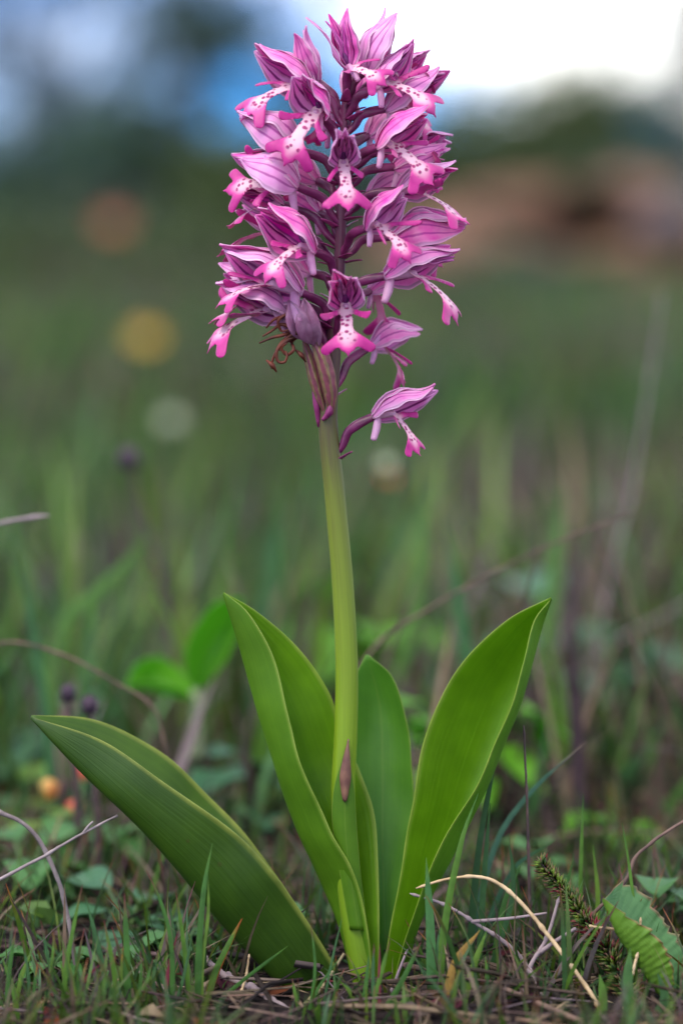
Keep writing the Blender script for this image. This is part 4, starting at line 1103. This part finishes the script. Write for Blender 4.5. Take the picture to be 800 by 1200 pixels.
for (x0, y0, x1, y1, dp, w, lab) in ((70, 742, 182, 618, 1100, 40, 'broad pale green blurred blade leaning beside the dark seed head'), (560, 900, 520, 600, 900, 34, 'wide soft green blade behind the leaning grey stalk'),
                                     (620, 860, 660, 560, 1500, 40, 'bluish green blurred blade near the tall pale stalk'), (300, 780, 330, 560, 1400, 34, 'blurred green blade left of the orchid stem'), (60, 900, 20, 640, 700, 26, 'blurred blade above the red buds'),
                                     (470, 800, 500, 560, 1300, 34, 'blurred light green blade right of the orchid stem')):
    k = (dp * S + D0) / D0; gy = HOR + 860 / k
    t = thing('wide_blade', gz(P(x0, gy, dp)), lab, 'grass', 'wide blades in the meadow')
    xb = x0 - (x1 - x0) * .1
    strip_blade('blade', [(xb, gy + 3, dp), (x0, min(y0, gy - 10), dp), ((x0 + x1) / 2 + 4, (y0 + y1) / 2, dp), (x1, y1, dp)], w * k * .55, (.09, .20, .04) if 'pale' in lab or 'light' in lab else (.045, .13, .045), (.07, .14, .04), t)
    strip_blade('blade', [(xb + 6, gy + 3, dp), (x0 + 24, (gy + y0) / 2, dp + 20), (x0 + 40, y0 - 50, dp + 40)], w * k * .4, (.06, .17, .05), (.10, .2, .06), t)

# ---- young broad-leaved plant behind
k_ = HOR + 860 / ((800 * S + D0) / D0)
yp = thing('young_plant', gz(P(228, k_, 800)), 'young plant with two bright broad leaves on a pale stalk behind the upright leaf', 'plant')
tube('stalk', [gz(P(227, k_, 800)), P(229, 880, 800), P(230, 835, 800), P(230, 806, 800)], [9 * S * 1.27, 9 * S * 1.27, 8 * S * 1.27, 6 * S * 1.27], M['pale_stalk'], yp, 16, 10)
YM = [M['young_leaf'], M['young_leaf']]
leaf([(284, 700, 770), (250, 708, 745), (222, 748, 745), (217, 785, 770), (228, 814, 800)], [(284, 700, 775), (262, 738, 790), (243, 770, 790), (235, 795, 795), (230, 816, 802)], [(284, 701, 775), (280, 738, 760), (262, 778, 768), (245, 798, 785), (232, 815, 800)], YM, yp, .0006, 30, 13)
leaf([(148, 802, 770), (160, 778, 800), (186, 770, 815), (212, 786, 812), (228, 814, 802)], [(148, 803, 770), (174, 806, 815), (200, 812, 815), (228, 819, 802)], [(148, 804, 760), (176, 800, 720), (206, 806, 735), (230, 818, 796)], YM, yp, .0006, 30, 13)

# ---- low herbs
def herb(px, dp, label, nl, size, mt, up=.6, cat='plant', seed=1, lob=0):
    r = np.random.default_rng(seed)
    k = (dp * S + D0) / D0
    b = gz(P(px, HOR + 860 / k, dp))
    t = thing('herb', b, label, cat, 'low herbs round the orchid')
    for i in range(nl):
        a = 2 * math.pi * (i + r.uniform(-.3, .3)) / nl
        L = size * r.uniform(.75, 1.2); h = up * L * r.uniform(.6, 1.4)
        d = np.array([math.cos(a), math.sin(a), 0]); s = np.array([-d[1], d[0], 0])
        q = b + d * L * .35 + np.array([0, 0, h])
        tube('leaf_stalk', [b, b + d * L * .12 + np.array([0, 0, h * .6]), q], [.0006, .0005, .0004], M['green_stalk'], t, 7, 5)
        nu, nv = 16, 9
        u = np.linspace(0, 1, nu)[:, None, None]; v = np.linspace(-1, 1, nv)[None, :, None]
        w = np.sin(np.clip(u, .02, .985) ** .8 * math.pi) * L * .36 * (1 + (.22 * np.sin(u * lob * math.pi * 2) if lob else 0))
        C = q + d * u * L + s * v * w + np.array([0, 0, 1.]) * (r.uniform(-.2, .4) * u * L - .35 * u ** 2 * L + .25 * w * v ** 2 + .03 * L * np.sin(u * 9 + v * 3))
        shell('leaf', C, .0004, [mt, mt], t, np.stack(np.broadcast_arrays(u[..., 0], (v[..., 0] + 1) / 2), -1))
    return t
M['herb_leaf'] = leaf_material('herb leaf', (.035, .13, .03), (.08, .22, .045), (.12, .24, .06), trans=.25)
M['herb_blue'] = leaf_material('bluish herb leaf', (.035, .12, .055), (.07, .19, .08), (.12, .22, .1), trans=.25)
for q in ((312, 100, 'small green herb between the drooping and the upright leaf', 5, .013, 'herb_leaf', 1.4, 3), (215, 90, 'bushy green herb behind the tall grass tuft', 7, .011, 'herb_leaf', .9, 4), (160, 20, 'low lobed herb under the drooping leaf', 7, .012, 'herb_leaf', .5, 5), (150, 170, 'blue green herb with long leaves under the drooping leaf', 5, .024, 'herb_blue', .5, 6),
          (60, 40, 'small herb below the red buds', 6, .012, 'herb_leaf', .6, 7), (110, 420, 'bright herb behind the dark seed heads', 6, .022, 'herb_leaf', .8, 8), (30, 300, 'leafy herb at the bend of the mauve stalk', 6, .022, 'herb_leaf', .7, 9), (640, 330, 'yellow green herb behind the thin blackish stalk', 5, .015, 'herb_leaf', .9, 10), (720, 520, 'blurred bright herb behind the kinked stem', 5, .02, 'young_leaf', .8, 11),
          (770, 160, 'pale green herb behind the serrated leaf', 5, .018, 'herb_leaf', .9, 12), (530, 700, 'blurred bright green herb behind the right hand leaf', 7, .035, 'young_leaf', 1.0, 13), (310, 620, 'blue green herb behind the young plant', 6, .03, 'herb_blue', .9, 14), (60, 900, 'blurred dark herb under the pale broad blade', 7, .035, 'herb_blue', .7, 15), (660, 1300, 'blurred teal herb beside the tall pale stalk', 7, .05, 'herb_blue', .9, 16), (430, 1500, 'blurred yellow green herb directly behind the stem', 7, .045, 'young_leaf', 1.0, 17)):
    herb(q[0], q[1] * 1.25, q[2], q[3] + 2, q[4] * .72, M[q[5]], q[6], seed=q[7], lob=5 if 'lobed' in q[2] or 'bushy' in q[2] else 0)

# ---- serrated leaf of a wild strawberry
M['serrated'] = leaf_material('serrated leaf', (.10, .23, .02), (.18, .33, .04), (.30, .10, .07), trans=.3)
M['serrated_back'] = leaf_material('serrated leaf underside', (.07, .19, .06), (.12, .27, .09), (.32, .12, .09), trans=.3)
sb = gz(P(790, 1192, -110))
st = thing('strawberry_leaf', sb, 'folded serrated wild strawberry leaf with reddish teeth', 'leaf')
tube('leaf_stalk', [sb, P(800, 1190, -85), P(794, 1180, -70)], [.0007, .0007, .0006], M['green_stalk'], st, 8, 6)
leaf([(706, 1052, -72), (738, 1076, -80), (766, 1094, -84), (786, 1126, -84), (790, 1160, -80), (794, 1186, -70)],
     [(706, 1056, -68), (722, 1094, -66), (744, 1128, -66), (764, 1156, -66), (780, 1174, -66), (794, 1188, -66)],
     [(707, 1054, -66), (730, 1034, -36), (758, 1052, -28), (780, 1084, -26), (800, 1112, -34), (798, 1186, -62)], [M['serrated_back'], M['serrated']], st, .0004, 96, 17, serr=(11, .10), pleat=.0006)

leaf([(862, 1075, -20), (838, 1078, -30), (812, 1106, -44), (797, 1150, -58), (795, 1188, -66)],
     [(862, 1075, -20), (852, 1100, -34), (835, 1130, -50), (815, 1165, -60), (796, 1190, -66)],
     [(862, 1076, -22), (870, 1110, -50), (852, 1150, -64), (825, 1180, -68), (797, 1192, -66)], [M['serrated_back'], M['serrated']], st, .0004, 96, 17, serr=(10, .10), pleat=.0006)

# ---- needle-leaved sprig
def sprig():
    pts = [(742, 1165, -38), (715, 1122, -34), (690, 1085, -30), (662, 1048, -28), (634, 1012, -28)]
    W = [P(*p) for p in pts]; W[0] = gz(W[0])
    t = thing('needle_sprig', W[0], 'green and reddish sprig densely set with tiny needle leaves', 'plant')
    tube('stem', W, [3 * S, 2.5 * S, 2 * S, 1.2 * S], M['dark_stalk'], t, 24, 7)
    c = catmull(W, 200); tt, a, b = frames(c)
    r = np.random.default_rng(4)
    n = 900; i = np.minimum((r.uniform(0, 1, n) ** .85 * 200).astype(int), 199); ph = r.uniform(0, 2 * np.pi, n)
    d = np.cos(ph)[:, None] * a[i] + np.sin(ph)[:, None] * b[i] + tt[i] * r.uniform(.5, 1.1, n)[:, None]
    d /= np.linalg.norm(d, axis=1)[:, None]
    u = i / 200
    L = r.uniform(16, 27, n) * S * (1.15 - .5 * u); w = L * .12
    s = np.cross(d, r.normal(0, 1, (n, 3))); s /= np.linalg.norm(s, axis=1)[:, None]; m2 = np.cross(d, s)
    p = c[i]
    V = np.stack([p, p + d * L[:, None] * .5 + s * w[:, None], p + d * L[:, None] * .5 + m2 * w[:, None] * .8, p + d * L[:, None] * .5 - s * w[:, None], p + d * L[:, None]], 1)
    F = (np.arange(n)[:, None, None] * 5 + np.array([[0, 1, 2], [0, 2, 3], [4, 2, 1], [4, 3, 2], [0, 3, 1], [4, 1, 3]])[None]).reshape(-1, 3)
    col = np.clip(np.array([(.08, .15, .02), (.14, .21, .02), (.06, .13, .03), (.10, .17, .015)])[r.integers(0, 4, n)] * r.uniform(.7, 1.3, (n, 1)), 0, 1)
    red = (r.uniform(0, 1, n) < .10 + .35 * np.exp(-((u - .45) / .12) ** 2)); col[red] = (.20, .02, .03)
    V5 = np.repeat(col, 5, 0).reshape(-1, 5, 3); V5[:, 4] = np.where(r.uniform(0, 1, (n, 1)) < .5, (.22, .09, .07), col)
    o = mesh_np('needle_leaves', V.reshape(-1, 3), F, M['blade'], t, None, {'tone': V5.reshape(-1, 3)})
    o['kind'] = 'stuff'
sprig()

# ---- blurred flowers and seed heads
M['yellow'] = plain('yellow petal', (.50, .27, .01), (.58, .34, .02), 60, .5, .2)
M['red_petal'] = plain('red petal', (.28, .045, .02), (.34, .07, .03), 60, .5, .2)
M['white_petal'] = plain('white petal', (.30, .36, .24), (.42, .47, .34), 60, .5, .2)
M['flower_eye'] = plain('flower centre', (.35, .30, .08), (.5, .42, .12), 300, .7)
M['seed_dark'] = plain('dark seed head', (.022, .010, .022), (.06, .03, .055), 400, .7)
M['red_bud'] = plain('red bud', (.55, .05, .04), (.65, .16, .07), 200, .5, .2)
M['orange_bud'] = plain('orange yellow bud', (.60, .18, .05), (.66, .42, .10), 200, .5, .2)

def flower(px, py, dp, r, mt, label, npet=6, name='wildflower', tilt=.7, dx=20):
    k = (dp * S + D0) / D0; gy = HOR + 860 / k
    h = P(px, py, dp); base = gz(P(px + dx, gy, dp)); R0 = r * S * k
    t = thing(name, base, label, 'flower')
    ax = np.array([.1, -math.sin(tilt), math.cos(tilt)]); ax /= np.linalg.norm(ax)
    tube('stem', [base, (base * .5 + h * .5) + np.array([.1 * (h[2]), 0, 0]), h - ax * R0 * .1], [.05 * R0 + .0006] * 3, M['green_stalk'], t, 12, 6)
    e1 = np.cross(ax, [1, 0, .1]); e1 /= np.linalg.norm(e1); e2 = np.cross(ax, e1)
    for i in range(npet):
        a = 2 * math.pi * i / npet; d = math.cos(a) * e1 + math.sin(a) * e2; s = np.cross(ax, d)
        u = np.linspace(0, 1, 9)[:, None, None]; v = np.linspace(-1, 1, 7)[None, :, None]
        w = R0 * 3.6 / npet * np.sin(np.clip(u * .8 + .12, 0, .97) * math.pi) ** .7
        C = h + d * u * R0 + s * v * w * .55 + ax * (R0 * (.35 * u ** 2 + .1 * v ** 2 * u))
        shell('petal', C, R0 * .02, [mt, mt], t, np.stack(np.broadcast_arrays(u[..., 0], (v[..., 0] + 1) / 2), -1))
    tube('flower_centre', [h - ax * R0 * .05, h + ax * R0 * .12], [R0 * .25, R0 * .18], M['flower_eye'], t, 5, 10)
    for sx in (-1, 1):
        strip_blade('leaf', [(px + dx, gy, dp), (px + dx + sx * 18, gy - 30, dp), (px + dx + sx * 34, gy - 40, dp)], 8 * k, G1, G2, t, n=8)
flower(170, 398, 9000, 19, M['yellow'], 'blurred yellow flower in the meadow left of the spike', 5)
flower(132, 265, 18000, 20, M['red_petal'], 'blurred red flower in front of the dark bushes', 5)
flower(200, 495, 4800, 15, M['white_petal'], 'blurred greenish white flower above the dark seed head', 8)
flower(452, 545, 2200, 11, M['white_petal'], 'blurred pale flower just right of the orchid stem', 7, dx=-5)
flower(455, 562, 2300, 9, M['red_bud'], 'blurred pinkish flower under the pale one right of the stem', 5, dx=-15)

def seed_head(px, py, dp, r, label, bend):
    k = (dp * S + D0) / D0; gy = HOR + 860 / k
    h = P(px, py, dp); base = gz(P(px + bend, gy, dp)); R0 = r * S * k
    t = thing('seed_head', base, label, 'seed head', 'dark seed heads')
    tube('stem', [base, P(px + bend * .75, (py + gy) / 2, dp), h], [.0012, .001, .0007], M['dark_stalk'], t, 14, 6)
    a = np.linspace(0, 2 * math.pi, 16, endpoint=False); e = np.linspace(-1.5, 1.5, 11)
    E, A = np.meshgrid(e, a, indexing='ij')
    q = 1 + .16 * np.sin(A * 7 + E * 5) * np.cos(E * 6)
    V = h + R0 * np.stack([np.cos(E) * np.cos(A) * q, np.cos(E) * np.sin(A) * q, np.sin(E) * q * 1.1], -1)
    mesh_np('head', V.reshape(-1, 3), grid_faces(11, 16, wrap=True), M['seed_dark'], t)
    for i in range(6):
        aa = i * math.pi / 3; d = np.array([math.cos(aa), math.sin(aa), -.2])
        tube('sepal', [h - np.array([0, 0, R0 * .8]), h + d * R0 * 1.0 - np.array([0, 0, R0 * .7]), h + d * R0 * 1.35], [R0 * .12, R0 * .14, R0 * .04], M['seed_dark'], t, 6, 5)
seed_head(80, 812, 420, 9, 'small dark seed head, the smaller of the pair over the drooping leaf', 14)
seed_head(105, 826, 400, 10, 'dark seed head, the rounder of the pair over the drooping leaf', 12)
seed_head(151, 537, 1200, 12, 'blackish seed head on a bent stalk under the white flower', 62)

def buds():
    dp = 620; k = (dp * S + D0) / D0; gy = HOR + 860 / k
    base = gz(P(78, gy, dp))
    t = thing('budding_plant', base, 'little plant with red and orange buds below the drooping leaf tip', 'plant')
    for (x, y, r, mt) in ((57, 925, 12, 'orange_bud'), (86, 948, 10, 'red_bud'), (97, 906, 9, 'red_bud'), (72, 957, 8, 'red_bud')):
        h = P(x, y, dp + (30 if y < 910 else 0))
        s = tube('stalk', [base, P((x + 78) / 2 + 4, (y + gy) / 2, dp), h], [.0007, .0006, .0005], M['green_stalk'], t, 10, 6)
        a = np.linspace(0, 2 * math.pi, 14, endpoint=False); e = np.linspace(-1.5, 1.5, 9)
        E, A = np.meshgrid(e, a, indexing='ij'); R0 = r * S
        q = np.cos(E) ** .8 * (1 + .13 * np.cos(A * 5))
        for _j in range(5):
            _a = _j * 1.257; _d = np.array([math.cos(_a), math.sin(_a), 0])
            tube('sepal', [h - np.array([0, 0, R0]), h + _d * R0 * .9 - np.array([0, 0, R0 * .4]), h + _d * R0 * 1.2 + np.array([0, 0, R0 * .8])], [R0 * .2, R0 * .22, R0 * .05], M['green_stalk'] if _j % 2 else M[mt], t, 6, 5)
        mesh_np('bud', (h + R0 * np.stack([q * np.cos(A), q * np.sin(A), np.sin(E) * 1.25], -1)).reshape(-1, 3), grid_faces(9, 14, wrap=True), M[mt], t)
    for sx in (-1, 1):
        strip_blade('leaf', [(78, gy, dp), (78 + sx * 14, gy - 40, dp), (78 + sx * 40, gy - 60, dp - 10)], 18, G1, G2, t, n=10)
buds()
